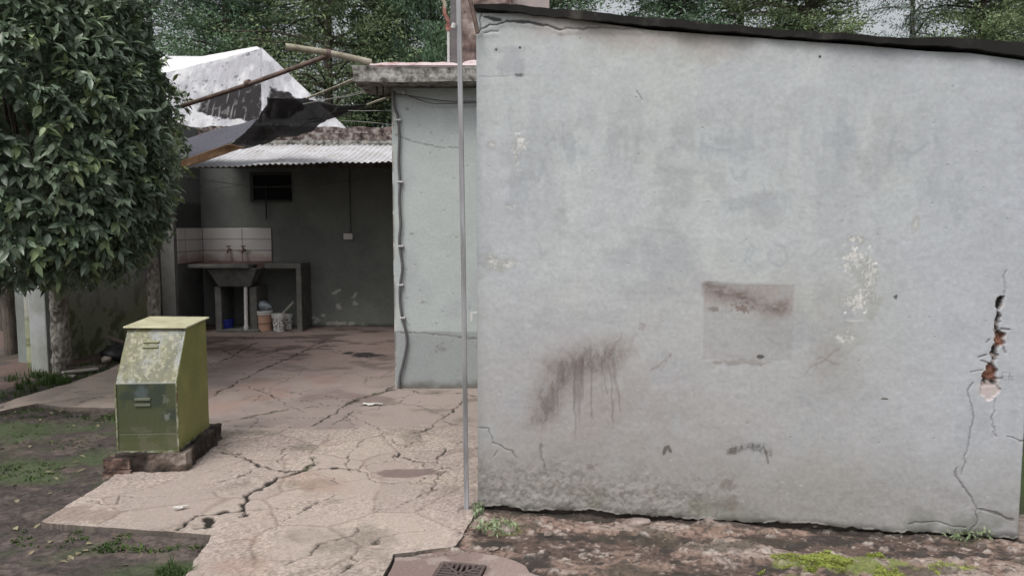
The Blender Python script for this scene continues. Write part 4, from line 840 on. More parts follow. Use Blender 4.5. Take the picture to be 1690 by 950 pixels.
def cloth(name, rows, m, label, cat, res=10, wr=.012, seed=1):
    """rows of 3D control points -> smooth wrinkled sheet with thickness"""
    A = [smooth_path([Vector(p) for p in r], res) for r in rows]; cols = list(zip(*A)); G_ = [smooth_path(list(c), res) for c in cols]
    nu = len(G_); nv = len(G_[0]); V = np.array([[tuple(p) for p in g] for g in G_]).reshape(-1, 3); ij = np.indices((nu, nv)).reshape(2, -1)
    V[:, 2] += wr*(fbm(ij[0]*.1, ij[1]*.1, .5, 3, seed)-.5)*2; V[:, 1] += wr*(fbm(ij[0]*.1, ij[1]*.1, .4, 3, seed+5)-.5)*3
    F = [(i*nv+j, (i+1)*nv+j, (i+1)*nv+j+1, i*nv+j+1) for i in range(nu-1) for j in range(nv-1)]
    o = link(name, np_mesh(name, V, np.array(F)), m); tag(o, label, cat); q = o.modifiers.new('t', 'SOLIDIFY'); q.thickness = .004; return o
cloth('shade_cloth', [[at(290, 236, 10.0), at(345, 218, 9.9), at(390, 207, 9.8), at(424, 197, 9.7)],
                      [at(292, 255, 9.75), at(340, 240, 9.7), at(378, 228, 9.65), at(408, 217, 9.6)],
                      [at(296, 264, 9.55), at(330, 255, 9.5), at(360, 244, 9.5), at(385, 233, 9.5)]], M['netlit'], 'lightened shade cloth spread flat at the left end of the corrugated roof, top light painted into its tone', 'shade cloth', 8, .012, 3)
cloth('shade_cloth', [[at(443, 159, 9.2), at(475, 163, 9.1), at(505, 163, 9.0), at(540, 170, 8.9), at(575, 175, 8.8), at(606, 173, 8.7)],
                      [at(436, 178, 9.3), at(470, 184, 9.5), at(505, 186, 9.4), at(530, 188, 9.3), at(552, 187, 9.2), at(575, 183, 9.0)],
                      [at(425, 197, 9.4), at(455, 201, 9.8), at(480, 202, 9.8), at(505, 200, 9.7), at(525, 197, 9.5), at(548, 194, 9.3)],
                      [at(404, 220, 9.5), at(430, 224, 9.8), at(455, 222, 9.8), at(480, 215, 9.7), at(505, 209, 9.6), at(530, 202, 9.4)],
                      [at(374, 243, 9.5), at(405, 242, 9.6), at(432, 237, 9.7), at(460, 230, 9.6), at(490, 222, 9.5), at(518, 212, 9.4)]], M['net'], 'black torn shade cloth sagging in peaks above the corrugated roof', 'shade cloth', 5, .06, 4)
cloth('shade_cloth_edge', [[at(296, 266, 9.4), at(335, 252, 9.4), at(378, 238, 9.4)], [at(300, 278, 9.4), at(350, 262, 9.42), at(405, 243, 9.5)]], M['board'], 'tan board strip under the lightened shade cloth on the roof', 'board', 6, .004, 5)
bpy.data.objects['shade_cloth_edge'].name = 'wooden_strip'
wire('support_rope', [at(606, 173, 8.7), at(625, 166, 7.8), at(648, 159, 6.9)], .012, M['palepipe'], 'pale rope from the black shade cloth up to the side building corner', 'rope')
wire('support_rod', [at(505, 163, 9.0), at(545, 147, 8.0), at(584, 131, 6.8)], .012, M['palepipe'], 'thin straight rod between black shade cloth and roof slab corner', 'rod')
for k, (pts_, l_) in enumerate((([(500, 172), (560, 160), (620, 145)], 'topmost washing line above the shade cloth'), ([(530, 165), (580, 158), (632, 143)], 'second washing line below the topmost one'), ([(575, 183), (610, 183), (650, 183)], 'level wire behind the side building corner'), ([(565, 199), (610, 202), (650, 206)], 'lowest thin wire just above the parapet'))):
    wire('clothes_line', [at(a_, b_, 8.6-.9*i) for i, (a_, b_) in enumerate(pts_)], .004, M['wirepale'], l_, 'wire', 'thin wires above the parapet')

# ------------------------------------------------------------------ neighbour's roof in silver membrane
nb = thing('neighbour_house', 'house behind the shelter with a torn silver membrane on its hipped roof', 'house')
def roofpatch(name, quad, n, paint, m, parent, base=(.6, .6, .62)):
    a_, b_, c_, d_ = [np.array(p) for p in quad]; s_, t_ = np.meshgrid(np.linspace(0, 1, n[0]), np.linspace(0, 1, n[1])); s_ = s_.ravel()[:, None]; t_ = t_.ravel()[:, None]
    P = (a_*(1-s_)+b_*s_)*(1-t_)+(d_*(1-s_)+c_*s_)*t_; f = Field(P[:, 0], P[:, 2], base); paint(f); P[:, 1] -= f.h; P[:, 2] += f.h*.3
    jj, ii = np.meshgrid(np.arange(n[1]-1), np.arange(n[0]-1), indexing='ij'); a = (jj*n[0]+ii).ravel()
    o = link(name, np_mesh(name, P, np.stack([a, a+1, a+n[0]+1, a+n[0]], 1), f.c), m, parent); q = o.modifiers.new('t', 'SOLIDIFY'); q.thickness = .03; q.offset = -1; return o
YR = 14.0
def Rr(px, py): p = at(px, py, YR); return (float(p[0]), float(p[2]))
def paint_silver(f):
    u, v = f.u, f.v; n1 = fbm(u, v, .3, 5, 801, 1, .6); f.c[:] = np.array((.36, .36, .39)); f.mix((.5, .5, .52), ss(.45, .6, n1)); w1 = fbm(u, v, .1, 4, 807, 1, .25); f.h += .05*(fbm(u, v, .25, 4, 803, 1, .3)-.5)+.035*(w1-.5); f.mul(.8+.4*w1)
    # where the membrane is gone
    torn = [Rr(*p) for p in ((318, 180), (330, 160), (360, 145), (385, 135), (410, 135), (430, 120), (445, 135), (465, 140), (480, 155), (492, 170), (460, 185), (440, 196), (420, 200), (385, 190), (350, 184))]
    yy = f.v
    d = sdist(u, v, torn)+.07+.2*(fbm(u, v, .12, 5, 804, 1, .5)-.5); m = ss(-.01, .03, d); f.mix((.014, .012, .014), m); st_ = fbm(u, v, .05, 3, 805, 1, .08); f.mix((.36, .35, .36), m*ss(.66, .76, st_)*.5); f.h -= m*.03
    d = sdist(u, v, [Rr(*p) for p in ((428, 85), (437, 90), (440, 120), (432, 118))]); f.mix((.09, .085, .09), ss(-.02, .02, d+.05*(n1-.5)))
    f.mix((.1, .1, .1), ss(.7, .74, fbm(u, v, .08, 3, 806))*.8)
ap = at(430, 79, 14.9)
roofpatch('roof_front', [at(150, 215, 14.), at(432, 215, 14.), at(431, 80, 14.9), at(262, 124, 14.9)], (160, 90), paint_silver, M['silver'], nb)
def paint_silver2(f):
    u, v = f.u, f.v; n1 = fbm(u, v, .3, 5, 811, 1, .6); f.c[:] = np.array((.4, .4, .43)); f.mix((.54, .54, .57), ss(.45, .6, n1)); w1 = fbm(u+v*.5, v, .1, 4, 817, 1, .3); f.h += .06*(fbm(u, v, .22, 4, 813, 1, .4)-.5)+.05*(w1-.5); f.mul(.75+.5*w1)
    d = sdist(u, v, [Rr(*p) for p in ((432, 135), (450, 140), (470, 150), (492, 172), (470, 190), (432, 200))])+.14*(fbm(u, v, .12, 5, 814)-.5); f.mix((.014, .012, .014), ss(-.01, .03, d)); f.mix((.36, .35, .36), ss(-.01, .03, d)*ss(.68, .76, fbm(u, v, .05, 3, 805, 1, .08))*.7)
roofpatch('roof_side', [at(432.3, 215, 14.), at(575, 215, 14.6), at(432, 79, 14.9), at(431.3, 79.2, 14.9)], (100, 90), paint_silver2, M['silver'], nb)
def pw(f): f.c[:] = np.array((.68, .68, .7)); f.h += .02*(fbm(f.u, f.v, .3, 4, 823)-.5)
roofpatch('roof_ridge', [at(230, 132, 14.91), at(431, 80.5, 14.91), at(424, 76.5, 15.3), at(230, 112, 15.3)], (60, 12), pw, M['silver'], nb)
roofpatch('roof_back', [at(180, 130, 15.32), at(352, 94, 15.32), at(352, 93, 17.5), at(180, 92, 17.5)], (60, 12), pw, M['silver'], nb)
MB().box((at(150, 0, 14.5)[0], 14.1, -.1), (at(575, 0, 14.6)[0], 18, at(0, 212, 14.)[2])).build('walls', M['concrete'], nb)

# ------------------------------------------------------------------ garden wall, pillars, posts
def paint_gw(f):
    u, v = f.u, f.v; n1 = fbm(u, v, .5, 5, 901); n2 = fbm(u, v, .12, 4, 902); f.c[:] = np.array((.55, .55, .55)); f.mix((.38, .38, .37), ss(.42, .6, n1)*.8); f.mix((.2, .19, .2), ss(9.4, 10.2, u)*.6)
    g = ss(1.0, .35, v+.6*(n1-.5)); f.mix((.26, .29, .12), g*.7); f.mix((.09, .11, .04), g*ss(.5, .62, n2)*.7); f.h += .012*(n1-.5)+.004*(n2-.5)
gwt = thing('garden_wall', 'low grey garden wall stained green with moss behind the meter box', 'wall')
ga = np.array([-5.12, 7.9]); gb = np.array([-4.98, 10.6]); 
sheet('wall_face', lambda u, v, h: np.stack([-5.12+(u-7.9)/2.7*.14+h, u, v], 1), lambda u: np.full(np.shape(u), 1.75), 7.95, 10.6, -.1, .016, paint_gw, M['oldpaint'], gwt, .16)
M['greyrender'] = mnoise('pale grey render', [(.3, (.25, .27, .22)), (.6, (.42, .44, .45))], 3, .9, 0, .4, .006)
p0 = at(52, 610, 7.75); p1 = at(80, 610, 7.75)
o = MB().box((p0[0], 7.75, -.1), (p1[0], 7.93, 1.85)).build('wall_pillar', M['greyrender'], None, bevel=.01, jitter=.012, sub=3); tag(o, 'pale grey square pillar ending the garden wall beside the blotched trunk', 'pillar')
p0 = at(31, 610, 8.3); p1 = at(51, 610, 8.3)
o = MB().box((p0[0], 8.3, -.1), (p1[0]+.02, 8.45, 1.85)).build('concrete_post', mflat('mid grey render', (.2, .22, .21), .9, 0, .2, 4), None, bevel=.008, jitter=.01, sub=3); tag(o, 'darker grey concrete post set back between the pale pillar and dark wooden post', 'post')
p0 = at(19, 580, 8.9); a_ = Vector((p0[0], 8.9, -.1)); o = MB().tube([a_, a_+Vector((-.01, 0, .6)), a_+Vector((-.05, 0, 1.2)), a_+Vector((-.05, 0, 2.))], [.075, .07, .08, .07], 12).build('wooden_post', M['bark'], None, True, jitter=.03, sub=2); tag(o, 'dark weathered wooden post at the far left edge', 'post')
# things glimpsed past the post
p0 = at(-10, 520, 12.); tag(lump('blue_tarp', (p0[0], 12, .95-.3), (.55, .3, .25), M['bluetarp'], .4, 9), 'blue and white tarp bundle glimpsed at the far left edge', 'tarp')
fn = thing('wire_fence', 'low dark wire fence past the wooden post at the left edge', 'fence'); xf0, xf1 = -8.4, -6.6
for x_ in (xf0, -7.5, xf1): MB().tube([(x_, 10.8, -.1), (x_, 10.8, 1.1)], .03, 8).build('post', M['bark'], fn, True)
mb = MB()
for z_ in (.15, .4, .65, .9, 1.05): mb.tube([(xf0, 10.8, z_), (xf1, 10.8, z_)], .006, 6)
for k in range(24): x_ = xf0+(xf1-xf0)*k/23; mb.tube([(x_, 10.8, .0), (x_, 10.8, 1.05)], .003, 4)
mb.build('wire_mesh', M['black'], fn)
# planks & debris by the garden wall
pl = thing('plank', 'pale plank lying on the grass at the foot of the blotched trunk', 'plank', loc=tuple(G(132, 613, -.0)), rz=.75); MB().box((-.16, -.035, 0), (.17, .035, .022)).build('board', M['wood'], pl, bevel=.004)
o = MB().box((-.06, -.035, 0), (.06, .035, .02)).build('plank_offcut', M['wood'], None, bevel=.004); o.location = tuple(G(113, 622, -.01)); o.rotation_euler = (0, .05, .2); tag(o, 'small pale offcut beside the plank at the trunk foot', 'offcut')
p = G(192, 590); tag(lump('debris_heap', (p[0], p[1]+.1, .03), (.2, .25, .13), M['black'], .6, 21), 'dark heap of rubbish behind the meter box at the garden wall', 'rubbish')
p = G(176, 597); tag(lump('pale_stone', (p[0], p[1], .03), (.055, .05, .04), M['stone'], .3, 22), 'pale stone on the ground left of the dark rubbish heap', 'stone')
o = MB().tube([at(180, 556, 8.3), at(192, 561, 8.2), at(212, 568, 8.1)], [.028, .02, .02], 8).build('fallen_branch', M['bark'], None, True); tag(o, 'dark burnt branch poking up from the rubbish heap', 'branch')

# ------------------------------------------------------------------ gas meter box and plinth
mbx = thing('meter_box', 'olive green sheet metal utility box with sloping mossy front and pale lid', 'utility box', loc=(-2.432, 4.47, .115), rz=R(4))
BD = .56
wdt = .362; prof = [(0, 0), (0, .43), (.2, .745), (.64, .745), (.64, 0)]  # y,z
def paint_front(f):
    u, v = f.u, f.v; n1 = fbm(u, v, .12, 5, 1001); n2 = fbm(u, v, .02, 4, 1002)
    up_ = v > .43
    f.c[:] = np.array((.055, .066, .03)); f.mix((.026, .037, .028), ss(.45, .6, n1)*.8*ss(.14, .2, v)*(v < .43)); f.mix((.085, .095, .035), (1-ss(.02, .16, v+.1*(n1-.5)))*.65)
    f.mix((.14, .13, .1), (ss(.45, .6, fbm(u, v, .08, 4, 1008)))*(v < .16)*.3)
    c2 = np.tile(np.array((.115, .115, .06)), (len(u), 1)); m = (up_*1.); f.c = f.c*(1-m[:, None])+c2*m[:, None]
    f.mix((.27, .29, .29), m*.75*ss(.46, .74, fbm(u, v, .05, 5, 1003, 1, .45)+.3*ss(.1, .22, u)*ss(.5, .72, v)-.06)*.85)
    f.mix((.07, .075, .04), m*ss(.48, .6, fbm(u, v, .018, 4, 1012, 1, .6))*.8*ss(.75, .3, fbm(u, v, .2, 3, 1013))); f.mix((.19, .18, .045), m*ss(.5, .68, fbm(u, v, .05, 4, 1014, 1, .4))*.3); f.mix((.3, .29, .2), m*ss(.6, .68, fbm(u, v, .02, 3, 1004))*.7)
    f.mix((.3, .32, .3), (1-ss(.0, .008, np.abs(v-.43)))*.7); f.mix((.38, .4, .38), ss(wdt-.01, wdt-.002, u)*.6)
    f.h += .002*(n1-.5)
    f.mix((.1, .11, .06), (1-ss(.001, .004, np.abs(v-.115)))*.8); f.h -= (1-ss(.001, .004, np.abs(v-.115)))*.002
    f.blot((.155, .36), (.06, .07), (.075, .1, .1), .8, (.3, .6), .04, 1005); f.blot((.3, .22), (.03, .035), (.16, .17, .16), .8, (.35, .55), .02, 1006); f.blot((.3, .33), (.035, .05), (.12, .13, .1), .7, (.4, .55), .02, 1007)
def toBox(u, v, h):
    t = np.clip(v-.43, 0, None); s = math.hypot(.2, .315); y = np.where(v > .43, t*.2/s, 0.); z = np.where(v > .43, .43+t*.315/s, v); return np.stack([u, y-h, z], 1)
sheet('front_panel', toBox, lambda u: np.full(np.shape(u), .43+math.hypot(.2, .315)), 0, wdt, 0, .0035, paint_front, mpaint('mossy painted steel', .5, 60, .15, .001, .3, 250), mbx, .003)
for s_, nm in ((0, 'side_panel'), (1, 'side_panel')):
    x0_ = -.001 if s_ == 0 else wdt-.002; x1_ = x0_+.003
    MB().hexa([(x0_, .0045, 0), (x0_, BD, 0), (x0_, BD, .743), (x0_, .204, .743), (x0_, .0045, .43)][::-1], [(x1_, .0045, 0), (x1_, BD, 0), (x1_, BD, .743), (x1_, .204, .743), (x1_, .0045, .43)][::-1]).build(nm, M['olive'], mbx)
MB().box((0.003, BD+.001, 0), (wdt-.003, BD+.004, .743)).build('back_panel', M['olive'], mbx)
ld = MB(); Ls = []
for (x, y, z) in ((-.018, .17, .748), (wdt+.012, .17, .742), (wdt+.018, BD+.03, .756), (-.02, BD+.03, .764)): Ls.append((x, y, z))
ld.hexa(Ls, [(x, y, z+.012) for x, y, z in Ls]); ld.build('lid', M['lid'], mbx, bevel=.004)
for x0_, x1_ in ((-.006, .004), (wdt-.004, wdt+.006)):
    MB().hexa([(x0_, -.006, .0), (x1_, -.006, .0), (x1_, .002, .0), (x0_, .002, .0)], [(x0_, -.006, .425), (x1_, -.006, .425), (x1_, .002, .425), (x0_, .002, .425)]).build('corner_fold', M['fold'], mbx, bevel=.001)
MB().box((wdt+.001, .004, -.004), (wdt+.005, BD, .012)).build('bottom_lip', M['fold'], mbx)
MB().box((-.004, -.005, -.006), (wdt+.004, .004, .008)).build('bottom_lip', M['fold'], mbx)
MB().tube([(.16, -.012, .012), (.16, -.002, .012)], .006, 8).build('latch', M['rustpipe'], mbx)
def louvre(cx, cv, w_):
    P = toBox(np.array([cx-w_/2, cx+w_/2]), np.array([cv, cv]), np.zeros(2)); up = toBox(np.array([cx]), np.array([cv+.02]), np.zeros(1))[0]-toBox(np.array([cx]), np.array([cv]), np.zeros(1))[0]; up = up/np.linalg.norm(up); nn = np.array([0, -up[2], up[1]])
    lo = []; hi = []
    m = MB(); a_, b_ = P; pr = [(0, .0), (.004, .010), (.016, .006), (.02, .0)]
    for q in (a_, b_):
        for (s_, n_) in pr: m.v.append(tuple(q+up*s_+nn*(n_+.0005)))
    m.f += [(0, 1, 5, 4), (1, 2, 6, 5), (2, 3, 7, 6), (3, 2, 1, 0), (4, 5, 6, 7)]
    return m
for cx, cvs, m_ in ((.165, (.66, .695), 'lid'), (.158, (.285, .32), None)):
    v_ = MB()
    for cv in cvs:
        l_ = louvre(cx, cv, .095); n_ = len(v_.v); v_.v += l_.v; v_.f += [tuple(n_+i for i in f) for f in l_.f]
    v_.build('vent', mflat('vent paint '+str(m_), (.2, .21, .12) if m_ else (.06, .07, .04), .5), mbx, bevel=.001)
# plinth
bpz = thing('brick_plinth', 'crumbling brick and mortar plinth under the olive metal box', 'plinth', loc=(-2.46, 4.40, 0), rz=R(4))
MB().box((.02, .03, -.06), (.45, .72, .112)).build('mortar_block', M['plinth'], bpz, bevel=.015, jitter=.05, sub=5)
MB().box((-.04, .0, -.06), (.13, .1, .02)).build('brick', M['brick'], bpz, bevel=.012, jitter=.03, sub=4)
MB().box((-.035, .01, .026), (.12, .11, .09)).build('brick', M['brick'], bpz, bevel=.012, jitter=.03, sub=4)

# ------------------------------------------------------------------ drain grate
gr = thing('drain_grate', 'square iron floor drain grate with radiating slots in the concrete', 'drain', loc=(float(g0[0]), float(g0[1]), -.014), rz=math.atan2(gx[1], gx[0]))
# local x along gx, local y = -gy direction
fm = MB(); t_ = .012
for a_, b_ in (((0, -t_), (gw, 0)), ((0, -gw), (gw, -gw+t_)), ((0, -gw+t_), (t_, -t_)), ((gw-t_, -gw+t_), (gw, -t_))): fm.box((a_[0], a_[1], -.012), (b_[0], b_[1], .006))
fm.build('frame', M['iron'], gr, bevel=.0015)
g_ = MB(); c_ = gw/2; r0 = c_-t_
def gbar(p, q, w_=.0042):
    p = Vector((*p, 0)); q = Vector((*q, 0)); d = (q-p).normalized(); n = Vector((-d.y, d.x, 0))*w_
    g_.hexa([tuple(x+Vector((c_, -c_, -.009))) for x in (p-n, q-n, q+n, p+n)], [tuple(x+Vector((c_, -c_, .0035))) for x in (p-n, q-n, q+n, p+n)])
for q_ in range(4):
    cs, sn = [(1, 0), (0, 1), (-1, 0), (0, -1)][q_]
    def rot(p): return (p[0]*cs-p[1]*sn, p[0]*sn+p[1]*cs)
    for k in range(-3, 4):
        o_ = k*.0245; gbar(rot((abs(o_)*.95+.012, o_)), rot((r0, o_)), .0052)
    gbar(rot((.0, .0)), rot((r0, r0)), .006)
g_.build('grille', M['iron'], gr); MB().box((t_, -gw+t_, -.028), (gw-t_, -t_, -.022)).build('sump_shade_plate', M['hole'], gr)  # black plate paints the shade below the bars

# ------------------------------------------------------------------ broken stones along the big wall's foot, scraps
def chunk(name, c, r, label, cat, rz=0, m='stone', seed=1, amp=.35, group=None):
    o = lump(name, tuple(c), r, M[m], amp, seed); o.rotation_euler = (0, 0, rz); tag(o, label, cat, group); return o
chunk('concrete_fragment', G(1050, 861, -.005), (.075, .035, .022), 'broad pale flat concrete fragment at the foot of the shed wall', 'fragment', .1, 'stone', 31)
for k, (px, py, r_, l_) in enumerate(((835, 872, .06, 'flat beige fragment near the shed corner weeds'), (815, 905, .025, 'small pale stone beside the round edge of the drain slab'), (1130, 905, .02, 'tiny stone in the middle of the wet strip below the shed'), (1330, 858, .07, 'long pale fragment under the dark stain, shed wall foot right of centre'), (1535, 905, .035, 'crumpled pale lump on the soil near the shed right corner'), (1510, 928, .03, 'white pebble beside the bright moss'), (905, 880, .035, 'brown fragment on the wet soil left of the broad flat one'), (1190, 925, .045, 'flat brown stone at the bottom edge left of the moss'))):
    chunk('stone', G(px, py, -.02), (r_, r_*.6, r_*.35), l_, 'stone', k*.7, 'stone', 40+k, .4, 'loose stones along the shed foot')
# mass of tiny gravel
def scatter(n, fn, seed): 
    r = np.random.default_rng(seed); return fn(r, n)
def peb_mesh(name, pts, rad, m, seed, flat=.5):
    r = np.random.default_rng(seed); base = np.array([(1, 0, 0), (0, 1, 0), (-1, 0, 0), (0, -1, 0), (0, 0, 1.), (0, 0, -1)]); tri = np.array([(0, 1, 4), (1, 2, 4), (2, 3, 4), (3, 0, 4), (1, 0, 5), (2, 1, 5), (3, 2, 5), (0, 3, 5)])
    n = len(pts); V = base[None]*(.6+.8*r.random((n, 6, 1)))*rad[:, None, None]*np.array([1, .8, flat]); a = r.random(n)*6.28; c_, s_ = np.cos(a)[:, None], np.sin(a)[:, None]
    X_ = V[..., 0]*c_-V[..., 1]*s_; Y_ = V[..., 0]*s_+V[..., 1]*c_; V = np.stack([X_, Y_, V[..., 2]], -1)+pts[:, None, :]; F = (tri[None]+6*np.arange(n)[:, None, None]).reshape(-1, 3)
    return link(name, np_mesh(name, V.reshape(-1, 3), F, smooth=False), m)
r = np.random.default_rng(5)
def strip_pts(n, r):
    u = r.random(n)*2.75-.05; nn = .01+r.random(n)**1.3*.95; p = wa[None, :2]+wd[None, :2]*u[:, None]+wnrm[None, :2]*nn[:, None]; return p
p = strip_pts(700, r); keep = ~inside(p[:, 0], p[:, 1], SLABB) & ~inside(p[:, 0], p[:, 1], PATIO); keep &= fbm(p[:, 0], p[:, 1], .18, 3, 55) > .47; p = p[keep]
o = peb_mesh('gravel', np.column_stack([p, np.full(len(p), -.028)]), .002+.009*r.random(len(p))**3, M['stone'], 6); o['kind'] = 'stuff'; tag(o, 'small gravel and crumbs of screed on the wet strip along the shed', 'gravel')
# foliage helpers
def leaves(name, P, D, Nn, L, Wd, m, parent=None, tone=None, droop=.25, fold=.18):
    """broad leaves: P base, D direction, Nn normal; folded along the midrib and curled"""
    n = len(P); D = D/np.linalg.norm(D, axis=1, keepdims=True); S_ = np.cross(D, Nn); S_ /= np.linalg.norm(S_, axis=1, keepdims=True)+1e-9; U = np.cross(S_, D)
    st = [(0, 0), (.22, .62), (.5, 1.), (.78, .62)]; V = []
    for t, w_ in st:
        mid_ = P+D*(L*t)[:, None]-U*(L*droop*t*t)[:, None]
        if w_ == 0: V.append(mid_); continue
        sd_ = S_*(Wd*.5*w_)[:, None]; up_ = U*(Wd*fold*w_)[:, None]; V += [mid_+sd_+up_, mid_, mid_-sd_+up_]
    V.append(P+D*L[:, None]-U*(L*droop)[:, None]); V = np.stack(V, 1)
    F = [(0, 1, 2), (0, 2, 3)]
    for k in range(2): a = 1+3*k; F += [(a, a+3, a+4), (a, a+4, a+1), (a+1, a+4, a+5), (a+1, a+5, a+2)]
    F += [(7, 10, 8), (8, 10, 9)]; F = np.array(F); k = V.shape[1]
    FF = (F[None]+k*np.arange(n)[:, None, None]).reshape(-1, 3); col = np.repeat(tone if tone is not None else np.ones((n, 3)), k, 0)
    return link(name, np_mesh(name, V.reshape(-1, 3), FF, col), m, parent)
def blades(name, P, H, m, seed=1, lean=.5, wid=.004, tone=.3):
    r = np.random.default_rng(seed); n = len(P); a = r.random(n)*6.28; d = np.stack([np.cos(a), np.sin(a), 0*a], 1); s_ = np.stack([-np.sin(a), np.cos(a), 0*a], 1); le = lean*(.3+r.random(n)); V = []
    for t in (0, .5): 
        q = P+d*(H*le*t*t)[:, None]+np.array([0, 0, 1.])*(H*t)[:, None]; w_ = wid*(1-t*.4); V += [q-s_*w_, q+s_*w_]
    V.append(P+d*(H*le)[:, None]+np.array([0, 0, 1.])*(H*(1-.3*le))[:, None]); V = np.stack(V, 1); F = np.array([(0, 1, 3), (0, 3, 2), (2, 3, 4)]); FF = (F[None]+5*np.arange(n)[:, None, None]).reshape(-1, 3)
    col = np.repeat(np.clip(1+tone*(r.random((n, 1))-.5)*2, .2, 2)*np.ones((1, 3)), 5, 0)
    return link(name, np_mesh(name, V.reshape(-1, 3), FF, col), m)
def disk(r, n, c, rad): a = r.random(n)*6.28; q = np.sqrt(r.random(n)); return np.column_stack([c[0]+rad[0]*q*np.cos(a), c[1]+rad[1]*q*np.sin(a)])
def gheight(p): 
    f = Field(p[:, 0], p[:, 1], (0, 0, 0)); paint_ground(f); return f.h
def grass_at(name, spots, label, seed, m='grass', lean=.6, wid=.004, kind='stuff'):
    r = np.random.default_rng(seed); P = []; H = []
    for (px, py, rx, ry, n, h) in spots:
        c = G(px, py, -.03); q = disk(r, n, c, (rx, ry)); q = q[fbm(q[:, 0], q[:, 1], .12, 3, seed) > .5]; P.append(q); H.append(h*(.4+r.random(len(q))))
    P = np.vstack(P); H = np.concatenate(H); k = sdist(P[:, 0], P[:, 1], PATIO) < .0; P = P[k]; H = H[k]; P3_ = np.column_stack([P, gheight(P)-.004])
    o = blades(name, P3_, H, M[m], seed, lean, wid); o['kind'] = kind; tag(o, label, 'grass'); o['kind'] = kind; return o
grass_at('grass', [(85, 636, .3, .3, 1500, .1), (60, 622, .25, .3, 700, .09), (40, 655, .4, .2, 500, .04), (130, 626, .5, .2, 600, .035), (170, 608, .5, .4, 800, .04)], 'dark grass tuft round the foot of the trunk and pillar', 11)
grass_at('ground_cover', [(50, 682, 1.0, .14, 900, .02), (30, 690, .5, .3, 500, .016), (170, 688, .2, .1, 300, .025), (60, 730, .7, .3, 700, .016), (100, 800, .6, .25, 300, .012), (20, 780, .3, .2, 500, .02), (150, 890, .4, .1, 500, .02), (300, 948, .12, .06, 500, .05), (240, 905, .3, .06, 300, .03), (200, 875, .5, .03, 350, .03)], 'short green ground cover on the dark soil left of the patio', 12, 'grass', 1.2, .005)
grass_at('moss', [(1415, 928, .26, .1, 14000, .009), (1400, 950, .4, .09, 12000, .009), (1300, 925, .08, .04, 900, .009), (1560, 938, .2, .05, 1200, .008)], 'bright yellow green moss patch at the bottom right below the shed', 13, 'moss', 1.3, .004)
# weeds at the corner
r = np.random.default_rng(15); q = np.vstack([disk(r, 160, G(788, 842), (.03, .09)), disk(r, 200, G(815, 868), (.12, .08)), disk(r, 90, G(1600, 884), (.12, .03))]); n = len(q); D = r.normal(size=(n, 3)); D[:, 2] = np.abs(D[:, 2])*1.2+.4; Nn = np.tile([0, 0, 1.], (n, 1))+r.normal(size=(n, 3))*.3
o = leaves('weeds', np.column_stack([q, -.03+.05*r.random(n)]), D, Nn, .012+.02*r.random(n), .006+.008*r.random(n), M['leaf2']); tag(o, 'small leafy weeds in the soil at the shed corner and pole foot', 'weeds'); o['kind'] = 'stuff'
# fallen leaves
r = np.random.default_rng(16); q = np.vstack([np.column_stack([-3.6+2.3*r.random(110), 3.2+3.*r.random(110)]), np.column_stack([-4.2+1.3*r.random(60), 5.8+.9*r.random(60)])]); q = q[sdist(q[:, 0], q[:, 1], PATIO) < .0]; n = len(q); a = r.random(n)*6.28
D = np.stack([np.cos(a), np.sin(a), .15*r.normal(size=n)], 1); o = leaves('fallen_leaves', np.column_stack([q, gheight(q)+.008]), D, np.tile([0, 0, 1.], (n, 1))+r.normal(size=(n, 3))*.25, .03+.035*r.random(n), .016+.012*r.random(n), M['deadleaf']); tag(o, 'pale dry leaves scattered on the dark soil', 'leaves'); o['kind'] = 'stuff'
def scrap(px, py, r_, lab, rz): 
    p = G(px, py, .012); V = []; n = 14
    for k in range(n): a = 6.28*k/n; q = 1+.35*math.sin(k*2.3+px); V.append((r_[0]*q*math.cos(a), r_[1]*q*math.sin(a), .004*math.sin(k*1.7)))
    o = MB().hexa(V, [(x, y, z+.002) for x, y, z in V]).build('paper_scrap', M['paper'], None); o.location = tuple(p); o.rotation_euler = (0, 0, rz); tag(o, lab, 'scrap')
scrap(612, 666, (.085, .035), 'torn white paper scrap on the patio before the side building', .1); scrap(297, 836, (.035, .014), 'small white scrap on the patio corner below the metal box', .6)

